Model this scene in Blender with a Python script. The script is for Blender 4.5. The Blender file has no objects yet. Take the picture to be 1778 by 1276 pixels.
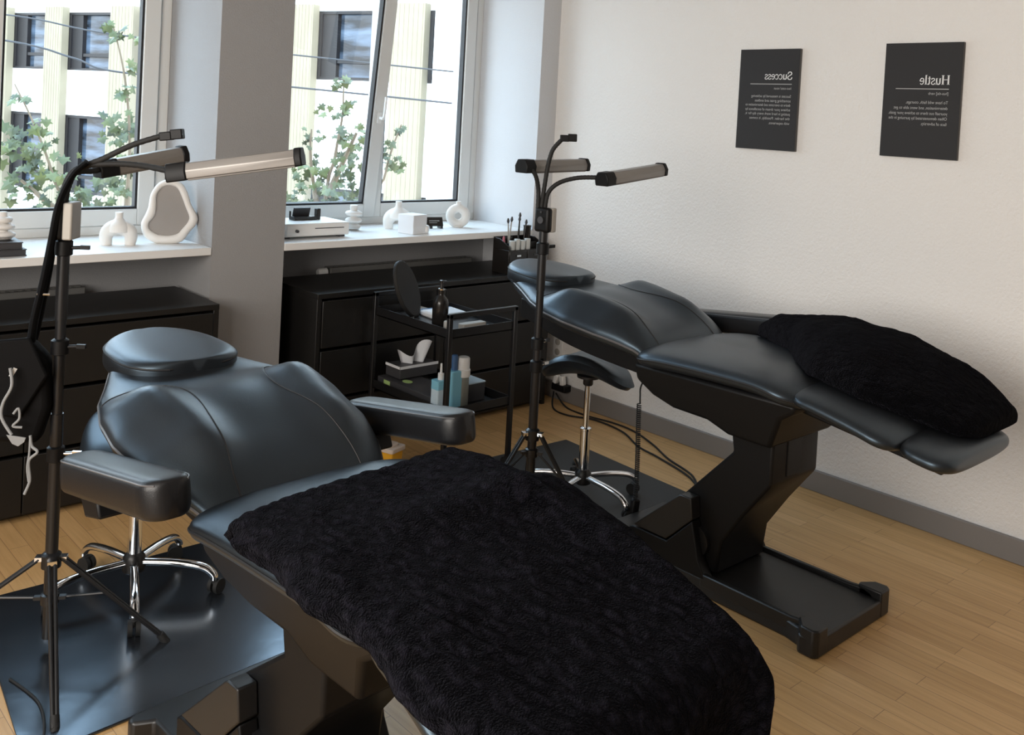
import bpy, bmesh, math, random
from mathutils import Vector, Matrix, noise
PI = math.pi
S = bpy.context.scene
COL = S.collection
rnd = random.Random(7)

# ------------------------------------------------------------------ materials
def mat(name, col, rough=.5, metal=0., bump=None, spec=.5, sheen=0., coat=0., var=None, emit=None):
    m = bpy.data.materials.new(name); m.use_nodes = True
    nt = m.node_tree; b = nt.nodes['Principled BSDF']
    b.inputs['Base Color'].default_value = (*col, 1)
    b.inputs['Roughness'].default_value = rough
    b.inputs['Metallic'].default_value = metal
    b.inputs['Specular IOR Level'].default_value = spec
    if sheen:
        b.inputs['Sheen Weight'].default_value = sheen
        b.inputs['Sheen Roughness'].default_value = .45
    if coat: b.inputs['Coat Weight'].default_value = coat
    tc = nt.nodes.new('ShaderNodeTexCoord')
    if bump:
        n = nt.nodes.new('ShaderNodeTexNoise'); n.inputs['Scale'].default_value = bump[0]
        n.inputs['Detail'].default_value = 4
        nt.links.new(tc.outputs['Object'], n.inputs['Vector'])
        bp = nt.nodes.new('ShaderNodeBump'); bp.inputs['Strength'].default_value = bump[1]
        bp.inputs['Distance'].default_value = bump[2] if len(bump) > 2 else .002
        nt.links.new(n.outputs['Fac'], bp.inputs['Height'])
        nt.links.new(bp.outputs['Normal'], b.inputs['Normal'])
    if var:
        n2 = nt.nodes.new('ShaderNodeTexNoise'); n2.inputs['Scale'].default_value = var[0]
        n2.inputs['Detail'].default_value = 5
        nt.links.new(tc.outputs['Object'], n2.inputs['Vector'])
        mx = nt.nodes.new('ShaderNodeMix'); mx.data_type = 'RGBA'
        mx.inputs[6].default_value = (*col, 1); mx.inputs[7].default_value = (*var[1], 1)
        nt.links.new(n2.outputs['Fac'], mx.inputs[0])
        nt.links.new(mx.outputs[2], b.inputs['Base Color'])
    if emit:
        b.inputs['Emission Color'].default_value = (*emit[0], 1)
        b.inputs['Emission Strength'].default_value = emit[1]
    return m

M = {}
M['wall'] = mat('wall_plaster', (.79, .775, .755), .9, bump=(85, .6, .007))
M['wallD'] = mat('darkened_unseen_wall', (.16, .15, .145), .9)  # unseen walls, darkened to cut the bounce light
M['wallN2'] = mat('lit_wall_plaster', (.60, .61, .63), .9, bump=(160, .45, .004))  # same wall paint; the corner's brighter window light is put into the colour
M['wallN'] = mat('shaded_wall_plaster', (.33, .33, .335), .9, bump=(160, .45, .004))  # same wall paint, darkened: the back-lit shade is put into the colour
M['reveal'] = mat('reveal_paint', (.80, .80, .80), .85, bump=(160, .2, .003))
M['niche'] = mat('niche_paint', (.50, .50, .48), .9, bump=(90, .2))
M['ceil'] = mat('darkened_ceiling', (.42, .41, .40), .9)  # unseen ceiling, darkened so the leather reflects less of it
M['base'] = mat('grey_baseboard', (.215, .20, .19), .55)
M['sill'] = mat('sill_laminate', (.82, .82, .81), .35)
M['pvc'] = mat('white_window_frame', (.70, .70, .68), .35)
M['seal'] = mat('black_window_seal', (.012, .012, .014), .6)
M['leather'] = mat('black_leatherette', (.011, .011, .012), .37, bump=(420, .22, .0012), spec=.9)
for k_ in ('leather',): M[k_].node_tree.nodes['Principled BSDF'].inputs['Specular Tint'].default_value = (.58, .80, 1.0, 1)
M['leather2'] = mat('black_leatherette_side', (.008, .008, .009), .36, bump=(420, .2, .001), spec=.4)
M['seam'] = mat('seam_thread', (.008, .008, .009), .6)
M['piping'] = mat('worn_piping', (.10, .10, .105), .35)
M['plastic'] = mat('black_plastic', (.006, .006, .0065), .46, bump=(600, .12, .0006), spec=.22)
M['plasticS'] = mat('satin_black_plastic', (.012, .012, .0125), .38, bump=(260, .1, .0006))
M['blackwood'] = mat('black_brown_veneer', (.006, .0058, .0060), .42, bump=(40, .08), var=(18, (.009, .0085, .008)))
M['metalB'] = mat('black_powder_coat', (.010, .010, .011), .35)
M['chrome'] = mat('chrome', (.80, .81, .83), .08, 1)
M['alu'] = mat('brushed_aluminium', (.27, .255, .24), .42, .5)
M['diff'] = mat('frosted_light_cover', (.17, .155, .14), .45)
M['rubber'] = mat('black_rubber', (.010, .010, .010), .7)
M['mat'] = mat('black_floor_mat', (.022, .023, .024), .55, bump=(300, .3, .001))
M['matG'] = mat('glossy_black_mat', (.006, .007, .009), .21, bump=(9, .22, .003), spec=.8, var=(9, (.02, .021, .024)))
M['matG'].node_tree.nodes['Principled BSDF'].inputs['Specular Tint'].default_value = (.66, .83, 1.0, 1); M['matG'].node_tree.nodes['Principled BSDF'].inputs['IOR'].default_value = 1.75
M['ceramic'] = mat('matt_white_ceramic', (.78, .76, .73), .6, bump=(120, .15))
M['mirror'] = mat('mirror_glass', (.42, .40, .385), .15, .4)
M['paperW'] = mat('white_paper', (.80, .82, .85), .7)
M['white'] = mat('white_plastic', (.82, .82, .81), .4)
M['creamW'] = mat('cream_plastic', (.40, .38, .345), .5)
M['canvas'] = mat('black_canvas', (.019, .0185, .020), .75, bump=(900, .3, .0008))
M['canvE'] = mat('canvas_edge', (.10, .097, .095), .8)
M['ink'] = mat('white_lettering', (.78, .78, .78), .8)
M['inkG'] = mat('grey_lettering', (.40, .40, .40), .8)
M['yellow'] = mat('yellow_plastic', (.80, .42, .03), .4)
M['clear'] = mat('milky_lid', (.72, .62, .55), .35)
M['blue'] = mat('sky_blue_label', (.24, .58, .76), .45)
M['blueD'] = mat('dark_blue_plastic', (.06, .14, .30), .4)
M['lblue'] = mat('pale_blue_card', (.58, .74, .86), .5)
M['green'] = mat('lime_print', (.42, .60, .22), .5)
M['greyC'] = mat('dark_grey_card', (.05, .05, .055), .5)
M['bottleB'] = mat('black_bottle', (.014, .012, .011), .25)
M['bottleG'] = mat('clear_grey_bottle', (.20, .21, .19), .3)
M['acry'] = mat('clear_acrylic', (.55, .57, .56), .15)
M['pink'] = mat('rose_lipstick', (.45, .13, .17), .4)
M['bag'] = mat('black_nylon', (.003, .003, .0035), .7, bump=(200, .3), spec=.12)
M['maskW'] = mat('white_mask_cloth', (.27, .28, .29), .8)
M['rad'] = mat('radiator_enamel', (.13, .128, .122), .6)
M['stem'] = mat('brown_stem', (.16, .12, .08), .8)
M['concrete'] = mat('beige_concrete', (.33, .285, .205), .9, var=(2.5, (.26, .22, .155)))
M['fwhite'] = mat('white_spandrel', (.86, .86, .84), .8, var=(1.2, (.74, .74, .72)))
M['fframe'] = mat('dark_bronze_frame', (.010, .009, .011), .5)
M['street'] = mat('asphalt', (.40, .40, .40), .9)
M['wire'] = mat('overhead_cable', (.03, .03, .035), .6)
M['skin0'] = M['white']

def leaf_mat():
    m = mat('maple_leaf', (.16, .24, .09), .5)
    nt = m.node_tree; b = nt.nodes['Principled BSDF']
    oi = nt.nodes.new('ShaderNodeTexCoord'); n = nt.nodes.new('ShaderNodeTexNoise'); n.inputs['Scale'].default_value = 7
    nt.links.new(oi.outputs['Object'], n.inputs['Vector'])
    r = nt.nodes.new('ShaderNodeValToRGB')
    r.color_ramp.elements[0].position = .3; r.color_ramp.elements[0].color = (.016, .028, .012, 1)
    r.color_ramp.elements[1].position = .72; r.color_ramp.elements[1].color = (.105, .125, .035, 1)
    nt.links.new(n.outputs['Fac'], r.inputs[0]); nt.links.new(r.outputs[0], b.inputs['Base Color'])
    return m
M['leaf'] = leaf_mat()

def fur_mat(name, c1, c2):
    m = bpy.data.materials.new(name); m.use_nodes = True
    nt = m.node_tree; b = nt.nodes['Principled BSDF']; L = nt.links.new
    b.inputs['Roughness'].default_value = .95; b.inputs['Specular IOR Level'].default_value = .02
    b.inputs['Sheen Weight'].default_value = .035; b.inputs['Sheen Roughness'].default_value = .5
    b.inputs['Sheen Tint'].default_value = (.7, .7, .9, 1)
    tc = nt.nodes.new('ShaderNodeTexCoord')
    v = nt.nodes.new('ShaderNodeTexVoronoi'); v.inputs['Scale'].default_value = 48
    mp = nt.nodes.new('ShaderNodeMapping'); mp.inputs['Scale'].default_value = (1, .45, 1); mp.inputs['Rotation'].default_value = (0, 0, .9)
    n0 = nt.nodes.new('ShaderNodeTexNoise'); n0.inputs['Scale'].default_value = 22; n0.inputs['Detail'].default_value = 5
    mix = nt.nodes.new('ShaderNodeMix'); mix.data_type = 'RGBA'; mix.inputs[0].default_value = .06
    L(tc.outputs['Object'], n0.inputs['Vector']); L(tc.outputs['Object'], mix.inputs[6]); L(n0.outputs['Color'], mix.inputs[7])
    L(mix.outputs[2], mp.inputs['Vector']); L(mp.outputs[0], v.inputs['Vector'])
    n = nt.nodes.new('ShaderNodeTexNoise'); n.inputs['Scale'].default_value = 260; n.inputs['Detail'].default_value = 3
    L(tc.outputs['Object'], n.inputs['Vector'])
    ad = nt.nodes.new('ShaderNodeMath'); ad.operation = 'MULTIPLY_ADD'; ad.inputs[1].default_value = -1.0
    L(v.outputs['Distance'], ad.inputs[0]); L(n.outputs['Fac'], ad.inputs[2])
    bp = nt.nodes.new('ShaderNodeBump'); bp.inputs['Strength'].default_value = 1; bp.inputs['Distance'].default_value = .012
    L(ad.outputs[0], bp.inputs['Height']); L(bp.outputs['Normal'], b.inputs['Normal'])
    r = nt.nodes.new('ShaderNodeValToRGB')
    r.color_ramp.elements[0].position = .0; r.color_ramp.elements[0].color = (*c2, 1)
    r.color_ramp.elements[1].position = .55; r.color_ramp.elements[1].color = (*c1, 1)
    L(v.outputs['Distance'], r.inputs[0]); L(r.outputs[0], b.inputs['Base Color'])
    return m
M['fur'] = fur_mat('black_plush', (.0008, .0008, .0011), (.0100, .0092, .0140))
M['fur2'] = fur_mat('black_fleece', (.0006, .0006, .0006), (.0024, .0024, .0026))

def floor_mat():
    m = bpy.data.materials.new('oak_strip_parquet'); m.use_nodes = True
    nt = m.node_tree; b = nt.nodes['Principled BSDF']; L = nt.links.new
    b.inputs['Roughness'].default_value = .42
    tc = nt.nodes.new('ShaderNodeTexCoord'); mp = nt.nodes.new('ShaderNodeMapping')
    mp.inputs['Rotation'].default_value = (0, 0, PI / 2)
    L(tc.outputs['Object'], mp.inputs['Vector'])
    br = nt.nodes.new('ShaderNodeTexBrick')
    br.offset = .37; br.inputs['Scale'].default_value = 1
    br.inputs['Brick Width'].default_value = .62; br.inputs['Row Height'].default_value = .068
    br.inputs['Mortar Size'].default_value = .0011; br.inputs['Mortar Smooth'].default_value = .2
    br.inputs['Color1'].default_value = (.58, .355, .150, 1); br.inputs['Color2'].default_value = (.68, .43, .195, 1)
    br.inputs['Mortar'].default_value = (.32, .19, .085, 1); br.inputs['Bias'].default_value = 0
    L(mp.outputs[0], br.inputs['Vector'])
    mp2 = nt.nodes.new('ShaderNodeMapping'); mp2.inputs['Scale'].default_value = (26, 1.6, 1)
    L(tc.outputs['Object'], mp2.inputs['Vector'])
    n = nt.nodes.new('ShaderNodeTexNoise'); n.inputs['Scale'].default_value = 2.2; n.inputs['Detail'].default_value = 6
    L(mp2.outputs[0], n.inputs['Vector'])
    mx = nt.nodes.new('ShaderNodeMix'); mx.data_type = 'RGBA'; mx.blend_type = 'MULTIPLY'; mx.inputs[0].default_value = .55
    r = nt.nodes.new('ShaderNodeValToRGB')
    r.color_ramp.elements[0].position = .3; r.color_ramp.elements[0].color = (.66, .60, .52, 1)
    r.color_ramp.elements[1].position = .7; r.color_ramp.elements[1].color = (1, 1, 1, 1)
    L(n.outputs['Fac'], r.inputs[0]); L(br.outputs['Color'], mx.inputs[6]); L(r.outputs[0], mx.inputs[7])
    L(mx.outputs[2], b.inputs['Base Color'])
    return m
M['floor'] = floor_mat()

def glass_mat(name='window_glass', refl=.06):
    m = bpy.data.materials.new(name); m.use_nodes = True
    nt = m.node_tree; nt.nodes.clear(); L = nt.links.new
    o = nt.nodes.new('ShaderNodeOutputMaterial'); t = nt.nodes.new('ShaderNodeBsdfTransparent'); g = nt.nodes.new('ShaderNodeBsdfGlossy')
    t.inputs[0].default_value = (.97, .985, .98, 1); g.inputs['Roughness'].default_value = .02
    x = nt.nodes.new('ShaderNodeMixShader'); x.inputs[0].default_value = refl
    L(t.outputs[0], x.inputs[1]); L(g.outputs[0], x.inputs[2]); L(x.outputs[0], o.inputs[0])
    return m
M['glass'] = glass_mat()

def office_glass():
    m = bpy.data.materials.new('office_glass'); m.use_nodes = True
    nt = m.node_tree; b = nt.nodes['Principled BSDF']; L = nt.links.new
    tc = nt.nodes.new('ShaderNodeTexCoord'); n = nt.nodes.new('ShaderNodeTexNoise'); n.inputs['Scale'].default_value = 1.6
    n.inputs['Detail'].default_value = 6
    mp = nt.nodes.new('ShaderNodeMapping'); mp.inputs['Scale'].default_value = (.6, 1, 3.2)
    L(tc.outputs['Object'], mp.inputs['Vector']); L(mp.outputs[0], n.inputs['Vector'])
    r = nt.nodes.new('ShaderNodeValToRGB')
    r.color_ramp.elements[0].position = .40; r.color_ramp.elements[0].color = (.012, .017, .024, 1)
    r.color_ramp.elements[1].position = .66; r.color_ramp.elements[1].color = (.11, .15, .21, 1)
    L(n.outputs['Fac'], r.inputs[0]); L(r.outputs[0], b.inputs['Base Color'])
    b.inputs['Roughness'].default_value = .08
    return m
M['oglass'] = office_glass()

# ------------------------------------------------------------------ mesh helpers
def new(): return bmesh.new()

def obj(name, bm, m, parent=None, smooth=True, bevel=0., angle=40, seg=2, subsurf=0):
    bmesh.ops.recalc_face_normals(bm, faces=bm.faces)
    me = bpy.data.meshes.new(name); bm.to_mesh(me); bm.free()
    for mm in (m if isinstance(m, (list, tuple)) else [m]): me.materials.append(mm)
    if smooth and len(me.polygons):
        me.polygons.foreach_set('use_smooth', [True] * len(me.polygons))
        try: me.set_sharp_from_angle(angle=math.radians(angle))
        except Exception: pass
    o = bpy.data.objects.new(name, me); COL.objects.link(o)
    if parent is not None: o.parent = parent
    if bevel:
        b = o.modifiers.new('bevel', 'BEVEL'); b.width = bevel; b.segments = seg; b.limit_method = 'ANGLE'
        b.angle_limit = math.radians(35); b.harden_normals = False
    if subsurf:
        s = o.modifiers.new('sub', 'SUBSURF'); s.levels = s.render_levels = subsurf
    return o

def thing(name, label, cat, loc=(0, 0, 0), rotz=0, group=None):
    o = bpy.data.objects.new(name, None); COL.objects.link(o)
    o.empty_display_size = .1
    o.location = loc; o.rotation_euler = (0, 0, rotz)
    o['label'] = label; o['category'] = cat
    if group: o['group'] = group
    return o

def tag(o, label, cat, group=None, kind=None):
    o['label'] = label; o['category'] = cat
    if group: o['group'] = group
    if kind: o['kind'] = kind
    return o

def struct(name, bm, m, parent=None, label=None, **k):
    o = obj(name, bm, m, parent, **k)
    if parent is None:
        o['kind'] = 'structure'
        if label: o['label'] = label
    return o

def dup(root, loc, rotz=0, label=None, group=None):
    r = root.copy(); COL.objects.link(r); r.location = loc; r.rotation_euler = (0, 0, rotz)
    if label: r['label'] = label
    if group: r['group'] = group
    for ch in list(root.children):
        c = ch.copy(); COL.objects.link(c); c.parent = r
        for g in ch.children:
            d = g.copy(); COL.objects.link(d); d.parent = c
    return r

def box(bm, lo, hi, mx=None, mi=0):
    x0, y0, z0 = lo; x1, y1, z1 = hi
    c = [(x0, y0, z0), (x1, y0, z0), (x1, y1, z0), (x0, y1, z0), (x0, y0, z1), (x1, y0, z1), (x1, y1, z1), (x0, y1, z1)]
    v = [bm.verts.new((mx @ Vector(p)) if mx else p) for p in c]
    for f in ((3, 2, 1, 0), (4, 5, 6, 7), (0, 1, 5, 4), (1, 2, 6, 5), (2, 3, 7, 6), (3, 0, 4, 7)):
        bm.faces.new([v[i] for i in f]).material_index = mi

def cbox(bm, c, s, rot=None, mi=0):
    mx = Matrix.Translation(c)
    if rot is not None: mx = mx @ rot
    box(bm, (-s[0] / 2, -s[1] / 2, -s[2] / 2), (s[0] / 2, s[1] / 2, s[2] / 2), mx, mi)

def spline(pts, n=8):
    P = [Vector(p) for p in pts]
    if len(P) < 3: return P
    out = []
    for i in range(len(P) - 1):
        p0 = P[max(i - 1, 0)]; p1 = P[i]; p2 = P[i + 1]; p3 = P[min(i + 2, len(P) - 1)]
        for k in range(n):
            t = k / n
            out.append(.5 * ((2 * p1) + (p2 - p0) * t + (2 * p0 - 5 * p1 + 4 * p2 - p3) * t * t + (3 * p1 - p0 - 3 * p2 + p3) * t ** 3))
    out.append(P[-1]); return out

def tube(bm, pts, r, seg=10, rz=None, mi=0):
    """round tube along points; r a number or one per point; rz = flattening of the second axis"""
    P = [Vector(p) for p in pts]; n = len(P)
    R = r if isinstance(r, (list, tuple)) else [r] * n
    t0 = (P[1] - P[0]).normalized()
    ref = Vector((0, 0, 1)) if abs(t0.z) < .9 else Vector((1, 0, 0))
    a = t0.cross(ref).normalized(); rings = []
    for i in range(n):
        t = (P[min(i + 1, n - 1)] - P[max(i - 1, 0)])
        t = t.normalized() if t.length > 1e-9 else t0
        a = (a - t * a.dot(t)).normalized(); b = t.cross(a)
        ring = [bm.verts.new(P[i] + (a * math.cos(2 * PI * k / seg) + b * math.sin(2 * PI * k / seg) * (rz or 1)) * R[i]) for k in range(seg)]
        rings.append(ring)
    for i in range(n - 1):
        for k in range(seg):
            bm.faces.new((rings[i][k], rings[i][(k + 1) % seg], rings[i + 1][(k + 1) % seg], rings[i + 1][k])).material_index = mi
    for rg in (rings[0][::-1], rings[-1]):
        bm.faces.new(rg).material_index = mi

def lathe(bm, prof, seg=32, c=(0, 0, 0), mi=0, mx=None):
    rings = []
    for r, z in prof:
        ring = []
        for k in range(seg):
            p = Vector((r * math.cos(2 * PI * k / seg), r * math.sin(2 * PI * k / seg), z))
            if mx: p = mx @ p
            ring.append(bm.verts.new(p + Vector(c)))
        rings.append(ring)
    for i in range(len(rings) - 1):
        for k in range(seg):
            bm.faces.new((rings[i][k], rings[i][(k + 1) % seg], rings[i + 1][(k + 1) % seg], rings[i + 1][k])).material_index = mi
    bm.faces.new(rings[0][::-1]).material_index = mi
    bm.faces.new(rings[-1]).material_index = mi

def prism(bm, poly, d0, d1, axis='x', mi=0, mx=None):
    """extrude a 2D polygon: axis x -> poly is (y,z); axis z -> (x,y); axis y -> (x,z)"""
    def P(a, b, d):
        p = Vector((d, a, b)) if axis == 'x' else Vector((a, b, d)) if axis == 'z' else Vector((a, d, b))
        return mx @ p if mx else p
    A = [bm.verts.new(P(a, b, d0)) for a, b in poly]; B = [bm.verts.new(P(a, b, d1)) for a, b in poly]
    n = len(poly)
    bm.faces.new(A[::-1]).material_index = mi; bm.faces.new(B).material_index = mi
    for i in range(n):
        bm.faces.new((A[i], A[(i + 1) % n], B[(i + 1) % n], B[i])).material_index = mi

def smoothstep(a, b, x):
    t = max(0., min(1., (x - a) / (b - a))); return t * t * (3 - 2 * t)

def interp(tab, x):
    if x <= tab[0][0]: return tab[0][1]
    for (a, va), (b, vb) in zip(tab, tab[1:]):
        if x <= b:
            t = (x - a) / (b - a)
            return va + (vb - va) * t
    return tab[-1][1]

def pad(ytab, wl, wr, top, bot, nu=36, nv=48, nx=3.2, ny=5, bump=None, cx=None, rough=None):
    """upholstered cushion: the rim follows (y,z) in ytab, half widths wl/wr(v); superellipse crown above and below the rim"""
    pts = spline([(0, a, b) for a, b in ytab], 12); L = [0]
    for a, b in zip(pts, pts[1:]): L.append(L[-1] + (b - a).length)
    def at(v):
        d = v * L[-1]
        for i in range(len(L) - 1):
            if d <= L[i + 1] + 1e-9:
                t = (d - L[i]) / max(L[i + 1] - L[i], 1e-9); p = pts[i].lerp(pts[i + 1], t)
                tg = (pts[min(i + 2, len(pts) - 1)] - pts[max(i - 1, 0)]).normalized(); return p, tg
        return pts[-1], tg
    def crown(u, v):
        a = max(0, 1 - abs(u) ** nx) ** (1 / nx); b = max(0, 1 - abs(2 * v - 1) ** ny) ** (1 / ny)
        return a * b
    def surf(u, v, s=1):
        p, tg = at(v); nrm = Vector((0, -tg.z, tg.y))
        if nrm.z < 0: nrm = -nrm
        c = crown(u, v)
        h = (top if s > 0 else bot) * c
        if s > 0 and bump: h += bump(u, v) * min(1, c * 1.6)
        x0 = (cx(v) if cx else 0)
        x = x0 + (u * (wr(v) if u > 0 else wl(v)))
        q = Vector((x, p.y, p.z)) + nrm * h * s
        if s > 0 and rough: q += nrm * rough(q, c)
        return q
    bm = new()
    us = [math.sin(PI / 2 * (2 * i / nu - 1)) for i in range(nu + 1)]
    vs = [.5 + .5 * math.sin(PI / 2 * (2 * i / nv - 1)) for i in range(nv + 1)]
    T = [[bm.verts.new(surf(u, v)) for u in us] for v in vs]
    B = [[T[j][i] if i in (0, nu) or j in (0, nv) else bm.verts.new(surf(us[i], vs[j], -1)) for i in range(nu + 1)] for j in range(nv + 1)]
    for G in (T, B):
        for j in range(nv):
            for i in range(nu):
                try: bm.faces.new((G[j][i], G[j][i + 1], G[j + 1][i + 1], G[j + 1][i]))
                except ValueError: pass
    return bm, surf

def rrect(w, l, r, n=6):
    out = []
    for cx, cy, a0 in ((w - r, l - r, 0), (-w + r, l - r, 90), (-w + r, -l + r, 180), (w - r, -l + r, 270)):
        for k in range(n + 1):
            a = math.radians(a0 + 90 * k / n); out.append((cx + r * math.cos(a), cy + r * math.sin(a)))
    return out

# ------------------------------------------------------------------ room shell
XW, YP, ZC = 4.10, 4.12, 2.95       # inner face of the poster wall, front of the window piers, ceiling
XL, YB = -1.9, -1.6                 # far ends of the room
bm = new(); box(bm, (XL, YB, -.12), (XW + .2, 4.95, 0)); struct('floor', bm, M['floor'], label='light oak strip parquet floor', smooth=False)
bm = new(); box(bm, (XL - .2, YB - .2, ZC), (XW + .2, 5.0, ZC + .15)); struct('ceiling', bm, M['ceil'], label='plain unseen ceiling, darkened to dim its reflections', smooth=False)
bm = new(); box(bm, (XW, YB - .2, -.12), (XW + .25, 5.0, ZC)); struct('wall_east', bm, M['wall'], label='pale plastered wall with the two black canvases', smooth=False)
bm = new(); box(bm, (XL - .2, YB - .2, -.12), (XL, 5.0, ZC)); struct('wall_west', bm, M['wallD'], smooth=False)
bm = new(); box(bm, (XL, YB - .2, -.12), (XW, YB, ZC)); struct('wall_south', bm, M['wallD'], smooth=False)
OPEN = [(-1.55, -.08), (.28, 1.935), (2.304, 3.955)]
bm = new()
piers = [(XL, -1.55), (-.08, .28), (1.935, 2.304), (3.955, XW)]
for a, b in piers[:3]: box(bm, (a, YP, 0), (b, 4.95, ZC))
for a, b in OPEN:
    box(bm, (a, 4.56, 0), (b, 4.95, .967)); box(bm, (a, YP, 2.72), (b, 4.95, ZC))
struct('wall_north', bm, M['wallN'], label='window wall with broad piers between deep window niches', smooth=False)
bm = new(); box(bm, (3.955, YP, 0), (XW, 4.95, ZC)); struct('wall_north', bm, M['wallN2'], label='narrow pier strip with painted-in daylight in the corner beside the window', smooth=False)
for i, (a, b) in enumerate(OPEN):
    bm = new(); box(bm, (a + .001, YP - .004, .967), (b - .001, 4.70, 1.003))
    struct('trim_%d' % (i + 1), bm, M['sill'], label='white laminate windowsill', bevel=.003)
bm = new(); box(bm, (XW - .018, YB, 0), (XW, YP, .099)); struct('baseboard_east', bm, M['base'], label='grey baseboard along the poster wall', bevel=.003)
for i, (a, b) in enumerate(((1.935, 2.304), (3.955, XW - .018))):
    bm = new(); box(bm, (a, YP - .016, 0), (b, YP, .099)); struct('baseboard_north', bm, M['base'], bevel=.003)

# windows: outer frame, sashes, seals, panes, handle
def ring(bm, x0, x1, z0, z1, w, y0, y1, mx=None):
    box(bm, (x0, y0, z0), (x0 + w, y1, z1), mx); box(bm, (x1 - w, y0, z0), (x1, y1, z1), mx)
    box(bm, (x0 + w, y0, z0), (x1 - w, y1, z0 + w), mx); box(bm, (x0 + w, y0, z1 - w), (x1 - w, y1, z1), mx)

def sash(win, x0, x1, z0, z1, yf, tilt=0, handle=None):
    mx = Matrix.Translation((0, yf, z0)) @ Matrix.Rotation(tilt, 4, 'X') @ Matrix.Translation((0, -yf, -z0))
    w = .078
    bm = new(); ring(bm, x0, x1, z0, z1, w, yf, yf + .07, mx)
    s = obj('sash', bm, M['pvc'], win, bevel=.004)
    bm = new(); ring(bm, x0 + w - .001, x1 - w + .001, z0 + w - .001, z1 - w + .001, .012, yf + .012, yf + .05, mx); obj('seal', bm, M['seal'], s, smooth=False)
    bm = new(); box(bm, (x0 + w + .008, yf + .028, z0 + w + .008), (x1 - w - .008, yf + .034, z1 - w - .008), mx); obj('glass_pane', bm, M['glass'], s, smooth=False)
    if handle:
        hx, hz, up = handle
        bm = new(); cbox(bm, (hx, yf - .006, hz), (.026, .012, .065)); tube(bm, [(hx, yf - .01, hz), (hx, yf - .05, hz)], .009)
        tube(bm, spline([(hx, yf - .045, hz), (hx, yf - .052, hz + .03 * up), (hx, yf - .052, hz + .125 * up)], 4), .010, rz=.7)
        for v in bm.verts: v.co = mx @ v.co
        obj('handle', bm, M['white'], s)
    return s

def window(name, a, b, zt, label):
    bm = new(); ring(bm, a, b, 1.003, zt, .052, 4.672, 4.76)
    box(bm, (a, 4.668, 1.003), (b, 4.70, 1.046))
    w = struct(name, bm, M['pvc'], label=label, bevel=.004); return w
w1 = window('window_1', .28, 1.935, 2.72, 'white casement window behind the arch vase and blob mirror')
sash(w1, 1.095, 1.875, 1.048, 2.68, 4.655); sash(w1, .335, 1.093, 1.048, 2.68, 4.655, handle=(1.06, 1.65, -1))
w2 = window('window_2', 2.304, 3.955, 2.72, 'white two-sash window with its wide sash tilted open')
sash(w2, 2.36, 3.178, 1.044, 2.68, 4.652, tilt=math.radians(6.2), handle=(3.135, 1.63, 1)); sash(w2, 3.150, 3.897, 1.044, 2.68, 4.662)
w3 = window('window_3', -1.55, -.08, 2.72, 'unseen white casement window added to let in light')  # out of view, added only for the light it lets in
sash(w3, -1.50, -.13, 1.044, 2.68, 4.655)

# ------------------------------------------------------------------ radiators in the niches
def radiator(x0, x1, label):
    t = thing('radiator', label, 'radiator', ((x0 + x1) / 2, 4.49, 0)); h = (x1 - x0) / 2
    bm = new()
    box(bm, (-h, -.035, .14), (h, -.02, .80)); box(bm, (-h, .02, .14), (h, .035, .80)); obj('panel', bm, M['rad'], t, bevel=.004)
    bm = new()
    n = int(2 * h / .034)
    for k in range(n):
        x = -h + .017 + k * .034; box(bm, (x - .005, -.028, .765), (x + .005, .028, .797))
    obj('grille', bm, M['rad'], t, smooth=False)
    bm = new(); lathe(bm, [(.012, 0), (.022, .004), (.022, .05), (.016, .058)], 16, mx=Matrix.Rotation(-PI / 2, 4, 'Y'), c=(-h - .002, 0, .775)); obj('valve', bm, M['white'], t)
    for s in (-1, 1):
        bm = new(); box(bm, (s * h * .8 - .01, -.015, 0), (s * h * .8 + .01, .015, .15)); obj('bracket', bm, M['rad'], t)
    return t
radiator(2.78, 3.78, 'grey ribbed radiator between the corner dresser and the two-sash window')
radiator(.42, 1.50, 'grey radiator under the sill that holds the arch vase')

# ------------------------------------------------------------------ dressers
def dresser(x0, x1, label):
    w = (x1 - x0) / 2
    t = thing('dresser', label, 'dresser', ((x0 + x1) / 2, 4.175, 0), 0, 'black six-drawer dressers')
    y0, y1 = -.24, .24
    bm = new(); box(bm, (-w, y0, .755), (w, y1, .78)); obj('top', bm, M['blackwood'], t, bevel=.002)
    bm = new()
    for s in (-1, 1): box(bm, (min(s * w, s * (w - .025)), y0 + .002, 0), (max(s * w, s * (w - .025)), y1, .755))
    box(bm, (-w + .025, y1 - .01, .02), (w - .025, y1, .755)); box(bm, (-w + .025, y0 + .03, .012), (w - .025, y1 - .01, .04))
    obj('carcass', bm, M['blackwood'], t, bevel=.002)
    for r in range(3):
        z0 = .03 + r * .243
        for s in (0, 1):
            xa = -w + .028 + s * (w - .026); xb = xa + w - .030
            bm = new(); box(bm, (xa, y0 - .004, z0), (xb, y0 + .016, z0 + .228)); box(bm, (xa + .01, y0 + .016, z0 + .02), (xb - .01, y1 - .05, z0 + .17))
            obj('drawer', bm, M['blackwood'], t, bevel=.003)
    return t
dresser(2.392, 3.953, 'black six-drawer dresser in the corner, with the makeup organiser on top')
dresser(.338, 1.898, 'black six-drawer dresser under the sill with the arch vase, beside the tall pouch stand')

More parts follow.
